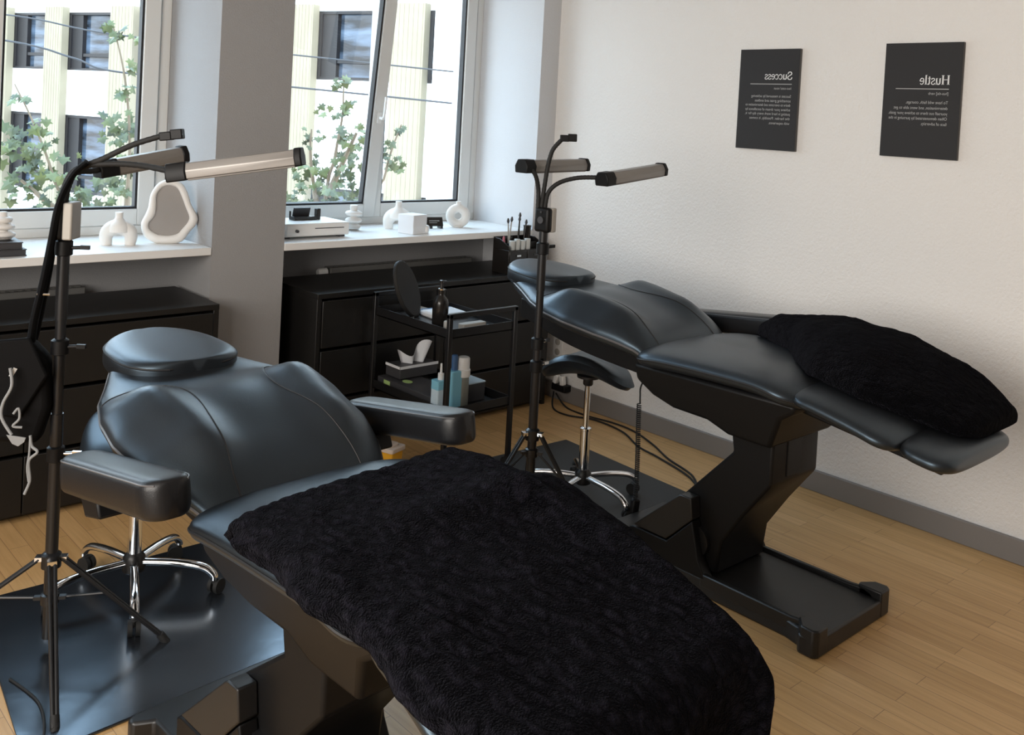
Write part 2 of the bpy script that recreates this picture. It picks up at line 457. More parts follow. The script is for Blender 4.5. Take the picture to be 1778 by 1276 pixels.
# ------------------------------------------------------------------ treatment beds
def bed(name, label, loc, rot, zt, base_dy, back, arms, group, head=(.085, .035), drop=1.0):
    """local +y runs to the headrest; zt = height of the seat rim; back = (y,z) rim of the backrest"""
    t = thing(name, label, 'treatment bed', loc, rot, group)
    # --- backrest
    wtab = [(0, .245), (.10, .285), (.25, .324), (.42, .338), (.55, .325), (.68, .285), (.80, .225), (.92, .17), (1, .13)]
    W = lambda v: interp([(a, b) for a, b in wtab], v)
    def wing(u, v):
        h = 0
        c = .66 + .10 * smoothstep(.30, .62, v) - .06 * smoothstep(.1, .3, v) + .08 * (1 - smoothstep(.0, .2, v))
        g = math.exp(-((abs(u) - c) / .24) ** 2)
        h += .050 * g * smoothstep(.02, .26, v) * (1 - smoothstep(.50, .66, v))
        h += .012 * smoothstep(.62, .8, v) * (1 - abs(u))
        h += .026 * math.exp(-((v - .44) / .20) ** 2) * math.exp(-(u / .55) ** 2) + .010 * smoothstep(.02, .2, v) * (1 - smoothstep(.5, .7, v))
        return h
    bm, sf = pad(back, W, W, .042, .055, 44, 60, 3.0, 7, wing)
    br = obj('backrest', bm, M['leather'], t, angle=60)
    bm = new(); rim = []
    for k in range(60):
        v = .02 + .97 * k / 59; rim.append(sf(-1, v))
    rim += [sf(-1 + 2 * k / 12, 1) for k in range(1, 12)] + [sf(1, .99 - .97 * k / 59) for k in range(60)]
    tube(bm, rim, .0045, 6); obj('piping', bm, M['piping'], br)
    for s in (-1, 1):
        bm = new(); ln = []
        for uu, vv in ((.99, .63), (.86, .635), (.66, .62), (.47, .575), (.37, .50), (.36, .42), (.42, .32), (.50, .2), (.60, .10), (.68, .03)):
            ln.append((uu, vv))
        ln = [(p[0], p[1]) for p in [(q.x, q.y) for q in spline([(a, b, 0) for a, b in ln], 6)]]
        tube(bm, [sf(s * a, b) + Vector((0, 0, .0003)) for a, b in ln], .0022, 6); obj('seam', bm, M['seam'], br)
    # shell under the backrest
    bp = spline([(0, a, b) for a, b in back], 6)
    lo = [(p.y, p.z - .075 - .06 * math.sin(PI * min(1, i / (len(bp) - 1)) * .9)) for i, p in enumerate(bp) if .02 < p.y < back[-1][0] - .12]
    up = [(p.y, p.z - .03) for p in bp if .02 < p.y < back[-1][0] - .12]
    bm = new(); prism(bm, lo + up[::-1], -.21, .21); obj('back_shell', bm, M['plastic'], t, bevel=.012)
    # --- headrest
    hy, hz, tl = back[-1][0] - head[0], back[-1][1] + head[1], .45 * math.atan2(back[-1][1] - back[-3][1], back[-1][0] - back[-3][0])
    hw = lambda v: .180 * (max(0, 1 - abs(2 * v - 1) ** 2.6)) ** (1 / 2.6) * (1.04 - .12 * v) + .0015
    L = .185
    bm, hs = pad([(hy - L * math.cos(tl), hz - L * math.sin(tl)), (hy, hz), (hy + L * math.cos(tl), hz + L * math.sin(tl))], hw, hw, .050, .048, 36, 36, 3.6, 40,
                 lambda u, v: -.006 * (1 - u * u))
    hd = obj('headrest', bm, M['leather'], t, angle=60)
    bm = new(); ln = [hs(-.985, k / 40) for k in range(1, 40)] + [hs(.985, 1 - k / 40) for k in range(1, 40)]
    tube(bm, ln + [ln[0]], .0032, 6); obj('piping', bm, M['seam'], hd)
    # --- seat, leg and foot cushions
    zs = zt
    def wrr(w, r, Lc, e0=True, e1=True):
        def f(v):
            d = min(v if e0 else 1, (1 - v) if e1 else 1) * Lc
            return w - (r - math.sqrt(max(0, r * r - (r - d) ** 2)) if d < r else 0)
        return f
    ws = wrr(.325, .09, .68)
    bm, sf = pad([(.035, zs - .018), (-.10, zs + .002), (-.35, zs + .012), (-.52, zs + .010), (-.645, zs - .02)], ws, ws, .047, .055, 40, 40, 2.6, 6,
                 lambda u, v: -.012 * (1 - abs(u)) * math.sin(PI * v))
    so = obj('seat', bm, M['leather'], t, angle=60)
    for e in (-1, 1):
        bm = new(); tube(bm, [sf(e, k / 50) for k in range(1, 50)], .004, 6); obj('piping', bm, M['seam'], so)
    wl = wrr(.300, .07, .35)
    bm, sf = pad([(-.60, zs - .005), (-.70, zs - .015 * drop), (-.85, zs - .045 * drop), (-.955, zs - .075 * drop)], wl, wl, .040, .040, 36, 28, 2.6, 5)
    obj('leg_cushion', bm, M['leather'], t, angle=60)
    wf = wrr(.255, .075, .20)
    bm, sf = pad([(-.945, zs - .075 * drop), (-1.03, zs - .090 * drop), (-1.112, zs - .100 * drop)], wf, wf, .036, .036, 36, 28, 2.8, 4)
    obj('foot_cushion', bm, M['leather'], t, angle=60)
    # --- pan under the seat and leg support plate
    bm = new(); prism(bm, [(.06, zs - .045), (.06, zs - .11), (.0, zs - .145), (-.09, zs - .168), (-.24, zs - .172), (-.33, zs - .20), (-.50, zs - .20), (-.56, zs - .10), (-.62, zs - .06), (-.62, zs - .03)], -.262, .262)
    for v in bm.verts:
        dz = zs - v.co.z; v.co.x *= 1 - .24 * smoothstep(.06, .18, dz); v.co.z -= .022 * smoothstep(.1, .17, dz)
    obj('seat_pan', bm, M['plastic'], t, bevel=.014)
    bm = new(); prism(bm, [(-.58, zs - .045), (-.58, zs - .075), (-.95, zs - .05 - .075 * drop), (-1.06, zs - .05 - .092 * drop), (-1.06, zs - .02 - .092 * drop), (-.95, zs - .02 - .075 * drop)], -.17, .17)
    obj('leg_plate', bm, M['plastic'], t, bevel=.006)
    # --- lifting arm with housing, and base
    d = base_dy; k = zt - .82; e = d * 1.25
    bm = new(); prism(bm, [(-.30 + e, zs - .15), (-.325 + e, .53 + k), (-.12 + d, .31), (-.165 + d, .235), (-.175 + d, .07), (-.285 + d, .07), (-.30 + d, .19), (-.385 + d, .32 + k * .3), (-.485 + e, .455 + k), (-.485 + e, zs - .13)], -.15, .15)
    arm = obj('lift_arm', bm, M['plastic'], t, bevel=.010)
    bm = new(); box(bm, (-.06, -.4895 + e, .47 + k), (.03, -.484 + e, .67 + k)); obj('service_panel', bm, M['plastic'], arm, bevel=.003)
    bm = new(); tube(bm, [(-.17, -.20 + d, .17), (.17, -.20 + d, .17)], .055, 20); obj('pivot', bm, M['metalB'], arm)
    pl = [(.20, .20), (.20, -.60), (.215, -.655), (.25, -.675), (.25, -.725), (.235, -.74), (-.235, -.74), (-.25, -.725), (-.25, -.675), (-.215, -.655), (-.20, -.60), (-.20, .20), (-.25, .225), (-.25, .25), (-.235, .262), (.235, .262), (.25, .25), (.25, .225)]
    bm = new(); prism(bm, [(x, y + d) for x, y in pl], .0, .064, 'z')
    bs = obj('base_plate', bm, M['plasticS'], t, bevel=.008)
    for s in (-1, 1):
        bm = new()
        q = [(-.25 + d, .03), (-.71 + d, .03), (-.71 + d, .074), (-.68 + d, .086), (-.62 + d, .080), (-.25 + d, .078)]
        prism(bm, q, s * .178, s * .201)
        prism(bm, [(s * .178, -.655 + d), (s * .200, -.648 + d), (s * .248, -.682 + d), (s * .252, -.728 + d), (s * .236, -.742 + d), (s * .178, -.742 + d)], .004, .092, 'z')
        obj('side_rail', bm, M['plasticS'], bs, bevel=.006)
    for s in (-1, 1):
        bm = new()
        prism(bm, [(.085 + d, .06), (.085 + d, .13), (.063 + d, .14), (-.095 + d, .14), (-.205 + d, .25), (-.24 + d, .12), (-.275 + d, .06)], s * .152, s * .202)
        ho = obj('motor_housing', bm, M['plastic'], bs, bevel=.005)
        bm = new(); prism(bm, [(.063 + d, .146), (-.140 + d, .324), (-.150 + d, .33), (-.197 + d, .33), (-.207 + d, .256), (-.095 + d, .146)], s * .152, s * .204)
        obj('housing_cap', bm, M['plasticS'], ho, bevel=.004)
    bm = new(); prism(bm, [(.085 + d, .06), (.085 + d, .13), (-.13 + d, .30), (-.19 + d, .30), (-.19 + d, .06)], -.155, .155); obj('rear_cover', bm, M['plastic'], bs, bevel=.006)
    # --- armrests
    for s, (ya, za), (yb, zb) in arms:
        a = Vector((0, ya, za)); b = Vector((0, yb, zb)); d2 = (b - a); tl = math.atan2(d2.z, -d2.y)
        Lh = d2.length / 2; c = (a + b) / 2
        wa = wrr(.056, .05, 2 * Lh)
        bm, sf = pad([(ya, za - .045), (c.y, c.z - .045), (yb, zb - .045)], wa, wa, .044, .044, 20, 30, 4.5, 12)
        for v in bm.verts: v.co.x += s * .415
        ao = obj('armrest', bm, M['leather2'], t, angle=60)
        for e in (-.93, .93):
            bm = new(); tube(bm, [sf(e, k / 40) + Vector((s * .415, 0, .001)) for k in range(1, 40)], .002, 6); obj('seam', bm, M['piping'], ao)
        bm = new(); prism(bm, [(ya - .05, za - .08), (ya - .15, za - .065), (ya - .17, za - .11), (ya - .09, za - .13)], s * .20, s * .43); obj('bracket', bm, M['plastic'], ao, bevel=.006)
    return t
G = 'black treatment beds'
B1 = bed('treatment_bed', 'black treatment bed with two armrests under the large plush blanket', (1.233, 2.040, 0), math.radians(3.5), .725, .135,
         [(.005, .690), (.05, .728), (.16, .765), (.30, .797), (.45, .830), (.62, .848), (.83, .872)], [(-1, (.36, .808), (-.135, .893)), (1, (.36, .795), (-.135, .875))], G, (.085, .022), 2.5)
B2 = bed('treatment_bed', 'black treatment bed along the poster wall with a folded fleece on its leg end', (3.03, 2.24, 0), 0, .82, 0,
         [(.005, .780), (.05, .822), (.16, .850), (.32, .872), (.48, .890), (.66, .915), (.90, .945)], [(1, (.34, .865), (-.26, .935))], G, (.115, .020))

# ------------------------------------------------------------------ blankets
def plush(p, f=1.0):
    return noise.noise(p * f)

def blanket_draped():
    """thick plush throw lying over seat, legs and foot end of the near bed, hanging over its sides and front"""
    bm = new(); NX, NY = 150, 190
    xl, xr, y0, y1 = -.298, .315, -.145, -1.03
    dl, dr, df = .055, .14, .36            # drops: left side, right side, front
    def prof(s, L, d0, d1, r=.05):
        # s in [-d0, L+d1] -> (along, drop)
        if s < 0:
            q = -s; a = min(q / r, PI / 2); al = -r * math.sin(a); dz = r * (1 - math.cos(a)) + max(0, q - r * PI / 2)
            return al, dz
        if s > L:
            q = s - L; a = min(q / r, PI / 2); return L + r * math.sin(a), r * (1 - math.cos(a)) + max(0, q - r * PI / 2)
        return s, 0
    LX, LY = xr - xl, y0 - y1
    zt = lambda y: interp([(-1.2, .69), (-1.02, .725), (-.90, .755), (-.75, .79), (-.5, .818), (-.3, .82), (-.1, .808)], y)
    T = []
    for j in range(NY + 1):
        row = []
        t = -.02 + (LY + df + .02) * j / NY
        for i in range(NX + 1):
            kk = smoothstep(-.02, .16, t); a0 = (dl + .03) * (.35 + .65 * kk)
            s = -a0 + (LX + a0 + dr) * i / NX
            ax, zx = prof(s, LX, dl, dr)
            wob = -.06 * smoothstep(-.12, -.34, xl + ax) + .022 * plush(Vector((s * 5, 1.7, 0))) + .012 * plush(Vector((s * 13, 5.1, 0)))
            ay, zy = prof(t, LY, 0, df, .07)
            x = xl + ax; y = y0 - ay + wob * max(0, 1 - ay / .25)
            z = zt(y) - zy - zx * (1 if zy < .02 else max(.15, 1 - zy / .12))
            # soft folds
            fo = .016 * plush(Vector((x * 2.3, y * 2.7, 3.3))) + .010 * plush(Vector((x * 6, y * 5, 9.2)))
            cr = .020 * math.exp(-(((x - .26 + (y + .7) * .30)) / .05) ** 2) * smoothstep(-.2, -.45, y)
            cr += .022 * math.exp(-((y + .47 + (x) * .22) / .07) ** 2) * smoothstep(-.25, .1, x)
            rid = .0065 * (math.sin((x * 1.0 + y * .55 + .02 * plush(Vector((x * 9, y * 9, 0)))) * 150) * .5 + .5) * (.4 + .6 * abs(plush(Vector((x * 4, y * 4, 7.7)))))
            fine = .0035 * plush(Vector((x * 45, y * 45, z * 45)))
            dn = fo + cr + rid + fine
            # bottom hem folds on the drop
            if zy > .03:
                y -= .035 * math.sin(x * 17 + 1.2) * min(1, zy / .3) + dn; x += .018 * math.sin(zy * 20 + x * 9) * min(1, zy / .2)
                if x > .2: x -= (.13 + .03 * math.sin(zy * 16)) * smoothstep(.05, .36, zy) * (x - .2) / .16
            elif zx > .03:
                x += (-1 if s < 0 else 1) * (dn + .012 * math.sin(y * 21)); z += fo
            else:
                z += dn
            # rounded thick edge towards the head end
            e = max(0, .035 - ay) / .035
            z -= .035 * (1 - math.sqrt(max(0, 1 - e * e)))
            if x > 0: x *= 1 - .17 * smoothstep(-.62, -1.0, y)
            row.append(bm.verts.new((x, y, z)))
        T.append(row)
    for j in range(NY):
        for i in range(NX):
            bm.faces.new((T[j][i], T[j][i + 1], T[j + 1][i + 1], T[j + 1][i]))
    o = obj('plush_blanket', bm, M['fur'], angle=180)
    sl = o.modifiers.new('thick', 'SOLIDIFY'); sl.thickness = .014; sl.offset = -1
    o.location = B1.location; o.rotation_euler = B1.rotation_euler
    return o
tag(blanket_draped(), 'large black plush blanket draped over the near treatment bed', 'blanket')

def blanket_folded():
    yt = [(-.155, .872), (-.30, .872), (-.52, .872), (-.70, .850), (-.86, .818), (-.99, .785), (-1.09, .765)]
    wl = lambda v: interp([(0, .02), (.06, .05), (.14, .10), (.22, .135), (.36, .30), (.46, .39), (.66, .40), (.80, .355), (.90, .32), (.96, .29), (1, .22)], v)
    wr = lambda v: interp([(0, .04), (.05, .07), (.2, .085), (.8, .085), (.94, .085), (1, .07)], v)
    def top(u, v):
        return (interp([(0, 0), (.08, .035), (.2, .055), (.35, .075), (.6, .088), (.8, .066), (.92, .035), (1, .01)], v)) * (1 - max(0, -u) ** 2 * .55)
    def rough(q, c):
        return (.014 * plush(Vector((q.x * 6, q.y * 4, 2))) + .010 * plush(q * 14) + .0035 * plush(q * 50)) * (.35 + .65 * c)
    bm, sf = pad(yt, wl, wr, .055, .012, 90, 110, 2.4, 9, top, cx=lambda v: .245, rough=rough)
    o = obj('fleece_blanket', bm, M['fur2'], angle=180)
    o.location = B2.location; o.rotation_euler = B2.rotation_euler
    return o
tag(blanket_folded(), 'folded black fleece blanket heaped on the bed along the poster wall', 'blanket')

# ------------------------------------------------------------------ saddle stools
def stool(label, loc, rot, zs, star):
    t = thing('saddle_stool', label, 'stool', loc, rot, 'black saddle stools on chrome bases')
    bm = new(); NX, NY = 28, 28; T, Bt = [], []
    for j in range(NY + 1):
        r1, r2 = [], []
        for i in range(NX + 1):
            u = -1 + 2 * i / NX; v = -1 + 2 * j / NY
            # square to rounded plan, narrower horn at +v
            a = u * math.sqrt(1 - v * v / 2); b = v * math.sqrt(1 - u * u / 2)
            w = .215 - .055 * smoothstep(-.2, 1, b)
            x = a * w; y = b * .185
            rr = a * a + b * b
            h = .040 * (max(0, 1 - rr ** 3)) ** .5
            z = zs - .062 * a * a + .022 * b * abs(b) * (1 if b < 0 else .6) * (-1 if b < 0 else 1) + .030 * smoothstep(.2, 1, -b) * (1 - a * a)
            r1.append(bm.verts.new((x, y, z + h)))
            r2.append(bm.verts.new((x * .97, y * .97, z - .035 * (max(0, 1 - rr ** 4)) ** .5)))
        T.append(r1); Bt.append(r2)
    for Gd in (T, Bt):
        for j in range(NY):
            for i in range(NX): bm.faces.new((Gd[j][i], Gd[j][i + 1], Gd[j + 1][i + 1], Gd[j + 1][i]))
    for i in range(NX):
        bm.faces.new((T[0][i], T[0][i + 1], Bt[0][i + 1], Bt[0][i])); bm.faces.new((T[NY][i], T[NY][i + 1], Bt[NY][i + 1], Bt[NY][i]))
    for j in range(NY):
        bm.faces.new((T[j][0], T[j + 1][0], Bt[j + 1][0], Bt[j][0])); bm.faces.new((T[j][NX], T[j + 1][NX], Bt[j + 1][NX], Bt[j][NX]))
    obj('seat', bm, M['leather'], t, angle=80)
    bm = new(); lathe(bm, [(.05, zs - .055), (.05, zs - .045), (.022, zs - .04), (.022, zs - .085), (.018, zs - .09)][::-1], 20); obj('seat_mount', bm, M['metalB'], t)
    bm = new(); lathe(bm, [(.013, .28), (.013, zs - .08)], 20); lathe(bm, [(.022, .10), (.022, .31), (.025, .312), (.025, .322), (.015, .326)], 24); obj('column', bm, M['chrome'], t)
    bm = new(); lathe(bm, [(.030, .075), (.036, .08), (.036, .125), (.028, .135), (.024, .14)], 24); obj('hub', bm, M['metalB'], t)
    for k in range(5):
        a = star + 2 * PI * k / 5; c, s = math.cos(a), math.sin(a)
        bm = new(); tube(bm, spline([(c * .03, s * .03, .108), (c * .14, s * .14, .106), (c * .225, s * .225, .094), (c * .262, s * .262, .070), (c * .266, s * .266, .052)], 6), .0145, 12, rz=.85)
        lg = obj('leg', bm, M['chrome'], t)
        bm = new()
        b2 = a + 1.1 * k
        ex = Vector((math.cos(b2), math.sin(b2), 0)); ey = Vector((0, 0, 1)); ez = ex.cross(ey)
        cc = Vector((c * .266, s * .266, .026)) + ex * .012
        for o2 in (-.012, .012):
            p = cc + ez * o2; tube(bm, [p - ez * .007, p + ez * .007], .025, 20)
        cbox(bm, cc + Vector((0, 0, .016)), (.022, .022, .018)); tube(bm, [cc + Vector((-ex.x * .012, -ex.y * .012, .01)), Vector((c * .266, s * .266, .056))], .006)
        obj('caster', bm, M['rubber'], lg)
    return t
stool('black saddle stool at the head of the bed with two armrests', (1.25, 3.14, .009), math.radians(20), .56, math.radians(-130))
stool('black saddle stool under the backrest of the bed along the poster wall', (3.088, 2.812, .006), math.radians(-68), .60, math.radians(-165 + 68))

# ------------------------------------------------------------------ LED lamps on tripod stands
def lamp(label, loc, legs, zc, neckA, barA, neckB, barB, neckC, clip, boxz, box_rot, clampz, zlow):
    t = thing('tripod_lamp', label, 'lamp', loc, 0, 'twin-bar tripod lamps')
    o = Vector(loc)
    l = lambda p: Vector(p) - o
    bm = new(); tube(bm, [(0, 0, zlow - .12), (0, 0, .72)], .0180, 16); tube(bm, [(0, 0, .70), (0, 0, 1.02)], .0150, 16); tube(bm, [(0, 0, 1.0), (0, 0, boxz[0] + .01)], .0175, 16); obj('pole', bm, M['metalB'], t)
    for z in clampz:
        bm = new(); lathe(bm, [(.018, z - .024), (.025, z - .021), (.025, z + .019), (.018, z + .024)], 18)
        c = obj('clamp', bm, M['plastic'], t)
        bm = new(); d = Vector((math.cos(box_rot), math.sin(box_rot), 0))
        tube(bm, [d * .018 + Vector((0, 0, z)), d * .05 + Vector((0, 0, z + .002))], .0055, 10); cbox(bm, d * .062 + Vector((0, 0, z + .003)), (.026, .010, .012), Matrix.Rotation(box_rot, 4, 'Z')); obj('knob', bm, M['chrome'] if z < .9 else M['plastic'], c)
    bm = new(); lathe(bm, [(.017, zc - .03), (.028, zc - .026), (.028, zc + .012), (.018, zc + .02)], 20); obj('collar', bm, M['metalB'], t)
    bm = new(); lathe(bm, [(.017, zlow - .02), (.026, zlow - .016), (.026, zlow + .012), (.017, zlow + .016)], 20); obj('lower_collar', bm, M['metalB'], t)
    for (lx, ly) in legs:
        a = Vector((lx, ly, 0)); d = a.normalized()
        top = d * .032 + Vector((0, 0, zc)); end = a + Vector((0, 0, .012))
        bm = new(); sd = Vector((-d.y, d.x, 0)) * .008
        tube(bm, [top + sd, end + sd * .6], .0062, 8); tube(bm, [top - sd, end - sd * .6], .0062, 8)
        g = obj('leg', bm, M['metalB'], t)
        bm = new(); tube(bm, [end + (top - end) * .07, end - Vector((0, 0, .010))], [.012, .013], 10); obj('rubber_foot', bm, M['rubber'], g)
        bm = new(); m2 = top.lerp(end, .42); tube(bm, [d * .026 + Vector((0, 0, zlow)), m2], .0045, 8); cbox(bm, d * .034 + Vector((0, 0, zlow)), (.022, .016, .010), Matrix.Rotation(math.atan2(d.y, d.x), 4, 'Z')); obj('brace', bm, M['metalB'], g)
        bm = new(); cbox(bm, top, (.024, .026, .012), Matrix.Rotation(math.atan2(d.y, d.x), 4, 'Z')); obj('hinge', bm, M['chrome'], g)
    R = Matrix.Rotation(box_rot, 4, 'Z'); zb = (boxz[0] + boxz[1]) / 2; hh = (boxz[1] - boxz[0])
    bm = new(); cbox(bm, R @ Vector((-.006, 0, zb)), (.030, .072, hh), R); bx = obj('control_box', bm, M['plastic'], t, bevel=.012, seg=3)
    bm = new(); cbox(bm, R @ Vector((.020, 0, zb)), (.028, .071, hh * .98), R); obj('box_cover', bm, M['creamW'], bx, bevel=.005)
    bm = new(); q = R @ Vector((-.022, 0, zb)); tube(bm, [q, q + (R @ Vector((-.004, 0, 0)))], .014, 20); q = R @ Vector((-.021, 0, zb + hh * .32)); tube(bm, [q, q + (R @ Vector((-.003, 0, 0)))], .004, 10); obj('dial', bm, M['greyC'], bx)
    for nk in (neckA, neckB, neckC):
        pts = [l(p) for p in nk]; pts[0] = Vector((pts[0].x, pts[0].y, boxz[1] - .01))
        sp = spline(pts, 10)
        bm = new(); tube(bm, sp, [.0084 + .0007 * (k % 2) for k in range(len(sp))], 10); obj('gooseneck', bm, M['rubber'], t)
    for b0, b1 in (barA, barB):
        a, b = l(b0), l(b1); d = (b - a).normalized(); up = Vector((0, 0, 1)); sx = d.cross(up).normalized(); up = sx.cross(d)
        mx = Matrix((d.to_4d(), sx.to_4d(), up.to_4d(), (0, 0, 0, 1))).transposed(); Lb = (b - a).length
        for i in range(3): mx[i][3] = a[i]
        mx[3][0] = mx[3][1] = mx[3][2] = 0
        pf = [(-.027, -.022), (.027, -.022), (.030, .002), (.018, .024), (-.018, .024), (-.030, .002)]
        bm = new(); prism(bm, pf, .035, Lb - .012, mx=mx); lb = obj('light_bar', bm, M['alu'], t, bevel=.003)
        bm = new(); box(bm, (.038, -.023, -.027), (Lb - .015, .023, -.021), mx); obj('diffuser', bm, M['diff'], lb, bevel=.002)
        big = [(p[0] * 1.10, p[1] * 1.15) for p in pf]
        for x0, x1 in ((-.022, .037), (Lb - .016, Lb + .006)):
            bm = new(); prism(bm, big, x0, x1, mx=mx); obj('end_cap', bm, M['plastic'], lb, bevel=.004)
    a, b = l(clip[0]), l(clip[1]); d = (b - a).normalized()
    bm = new(); r3 = d.to_track_quat('X', 'Z').to_matrix().to_4x4(); Lc = (b - a).length
    cbox(bm, a + d * Lc * .3, (Lc * .55, .034, .026), r3); cbox(bm, a + d * Lc * .78 + Vector((0, 0, .003)), (Lc * .55, .030, .030), r3)
    obj('phone_clip', bm, M['plastic'], t, bevel=.003)
    return t

P1 = (.93, 2.96, 0)
lamp('black tripod lamp with the pouch and face mask hanging on it', P1, [(-.10, -.40), (.295, -.165), (-.33, .21)], .285,
     [(.924, 2.97, 1.33), (.926, 2.971, 1.384), (.943, 2.957, 1.436), (.975, 2.93, 1.459), (1.037, 2.873, 1.470), (1.089, 2.785, 1.470), (1.13, 2.653, 1.461)],
     ((1.129, 2.654, 1.461), (1.392, 2.416, 1.525)),
     [(.927, 2.967, 1.33), (.93, 2.967, 1.393), (.95, 2.951, 1.437), (1.005, 2.969, 1.441), (1.051, 2.995, 1.446)],
     ((1.048, 2.997, 1.446), (1.311, 3.03, 1.493)),
     [(.93, 2.965, 1.33), (.936, 2.962, 1.393), (.956, 2.946, 1.446), (1.012, 2.896, 1.484), (1.074, 2.842, 1.528), (1.136, 2.786, 1.559)],
     ((1.134, 2.788, 1.557), (1.182, 2.745, 1.566)), (1.240, 1.352), math.radians(-40), (1.215, .92, .60), .165)
P2 = (2.615, 2.66, 0)
lamp('black tripod lamp beside the head of the bed along the poster wall', P2, [(.13, -.28), (-.28, .10), (.22, .25)], .435,
     [(2.602, 2.686, 1.323), (2.602, 2.688, 1.39), (2.579, 2.684, 1.447), (2.555, 2.694, 1.478)],
     ((2.545, 2.713, 1.4815), (2.936, 2.766, 1.486)),
     [(2.622, 2.667, 1.324), (2.631, 2.662, 1.381), (2.66, 2.636, 1.422), (2.71, 2.592, 1.445), (2.738, 2.526, 1.453), (2.781, 2.487, 1.452)],
     ((2.756, 2.483, 1.45), (3.161, 2.534, 1.485)),
     [(2.612, 2.677, 1.323), (2.619, 2.673, 1.403), (2.629, 2.668, 1.494), (2.641, 2.659, 1.551), (2.665, 2.639, 1.591)],
     ((2.66, 2.644, 1.598), (2.707, 2.601, 1.599)), (1.228, 1.325), math.radians(8), (1.165, .79, .70), .36)

# pouch, its strap and the face mask on the near stand
t = thing('shoulder_pouch', 'black nylon pouch hanging by its strap from the lamp stand near the dresser', 'pouch', (.845, 3.005, .65))
bm = new(); prism(bm, [(-.085, .0), (.055, -.01), (.085, .10), (.075, .24), (.02, .30), (-.10, .27), (-.115, .12)], -.04, .03, 'y', mx=Matrix.Rotation(math.radians(-32), 4, 'Z')); obj('body', bm, M['bag'], t, bevel=.02, seg=3)
bm = new(); prism(bm, [(-.10, .09), (.01, .075), (.082, .20), (.03, .31), (-.07, .30), (-.125, .20)], -.058, -.044, 'y', mx=Matrix.Rotation(math.radians(-32), 4, 'Z')); obj('flap', bm, M['bag'], t, bevel=.006)
bm = new(); st = [(.968, 2.905, 1.472), (.934, 2.922, 1.430), (.904, 2.936, 1.345), (.889, 2.942, 1.234), (.874, 2.952, 1.115), (.862, 2.975, 1.011), (.858, 2.99, .93)]
sp = spline([Vector(p) - Vector((.845, 3.005, .65)) for p in st], 8); tube(bm, sp, [.016 + .006 * k / len(sp) for k in range(len(sp))], 10, rz=.55)
st = [(.975, 2.93, 1.474), (.945, 2.95, 1.43), (.92, 2.985, 1.30), (.905, 2.99, 1.15), (.885, 3.01, .98), (.875, 3.01, .93)]
tube(bm, spline([Vector(p) - Vector((.845, 3.005, .65)) for p in st], 8), .012, 8, rz=.5); obj('strap', bm, M['bag'], t)
bm = new(); tube(bm, [(.012, -.056, .435), (.045, -.062, .432)], .004, 8); obj('buckle', bm, M['chrome'], t)
bm = new(); cbox(bm, (-.045, -.062, .215), (.010, .004, .026), Matrix.Rotation(.5, 4, 'Y')); obj('brand_tab', bm, M['white'], t)
t = thing('face_mask', 'white face mask and ear loops dangling below the black pouch', 'face mask', (.80, 2.93, .52))
o = Vector((.80, 2.93, .52))
bm = new(); tube(bm, spline([Vector(p) - o for p in ((.791, 2.938, .88), (.795, 2.933, .829), (.778, 2.947, .779), (.776, 2.947, .737), (.798, 2.925, .69))], 6), .0045, 8)
tube(bm, spline([Vector(p) - o for p in ((.80, 2.925, .75), (.812, 2.92, .765), (.815, 2.92, .735), (.80, 2.925, .715), (.822, 2.915, .71))], 6), .0035, 8)
tube(bm, spline([Vector(p) - o for p in ((.838, 2.892, .69), (.842, 2.888, .66), (.853, 2.873, .645), (.836, 2.888, .619), (.839, 2.884, .57), (.837, 2.884, .553), (.828, 2.891, .523))], 6), .0040, 8)
tube(bm, spline([Vector(p) - o for p in ((.838, 2.892, .69), (.836, 2.888, .64), (.832, 2.888, .60), (.836, 2.884, .56))], 6), .003, 8); obj('ear_loop', bm, M['maskW'], t)
bm = new(); prism(bm, [(-.012, .172), (.040, .163), (.036, .150), (.020, .138), (.004, .146)], -.012, -.008, 'y', mx=Matrix.Rotation(math.radians(-30), 4, 'Z')); obj('mask_panel', bm, M['maskW'], t, bevel=.001)

# ------------------------------------------------------------------ mats, cables, small floor things
bm = new(); prism(bm, [(1.492, 2.52), (1.60, 2.74), (1.63, 3.36), (.835, 3.38), (.775, 2.86), (.735, 2.48)], .001, .009, 'z')
mm = obj('floor_mat', bm, M['matG'], bevel=.003); tag(mm, 'glossy black floor mat under the lamp with the pouch', 'floor mat')
bm = new(); prism(bm, [(2.72, 2.38), (3.545, 2.38), (3.60, 3.41), (2.66, 3.46), (2.60, 2.42)], .001, .006, 'z')
mm = obj('floor_mat', bm, M['mat']); tag(mm, 'matt black floor mat under the stool along the poster wall', 'floor mat')

t = thing('sharps_bin', 'small yellow sharps bin with a milky lid on the floor behind the armrest', 'bin', (2.592, 3.57, 0), .3)
bm = new(); prism(bm, rrect(.046, .046, .012), 0, .105, 'z')
for v in bm.verts: v.co.x *= .86 + .14 * v.co.z / .105; v.co.y *= .86 + .14 * v.co.z / .105
obj('body', bm, M['yellow'], t, angle=30)
bm = new(); prism(bm, rrect(.054, .054, .014), .105, .125, 'z'); prism(bm, rrect(.03, .03, .012), .125, .137, 'z'); obj('lid', bm, M['clear'], t, bevel=.003)

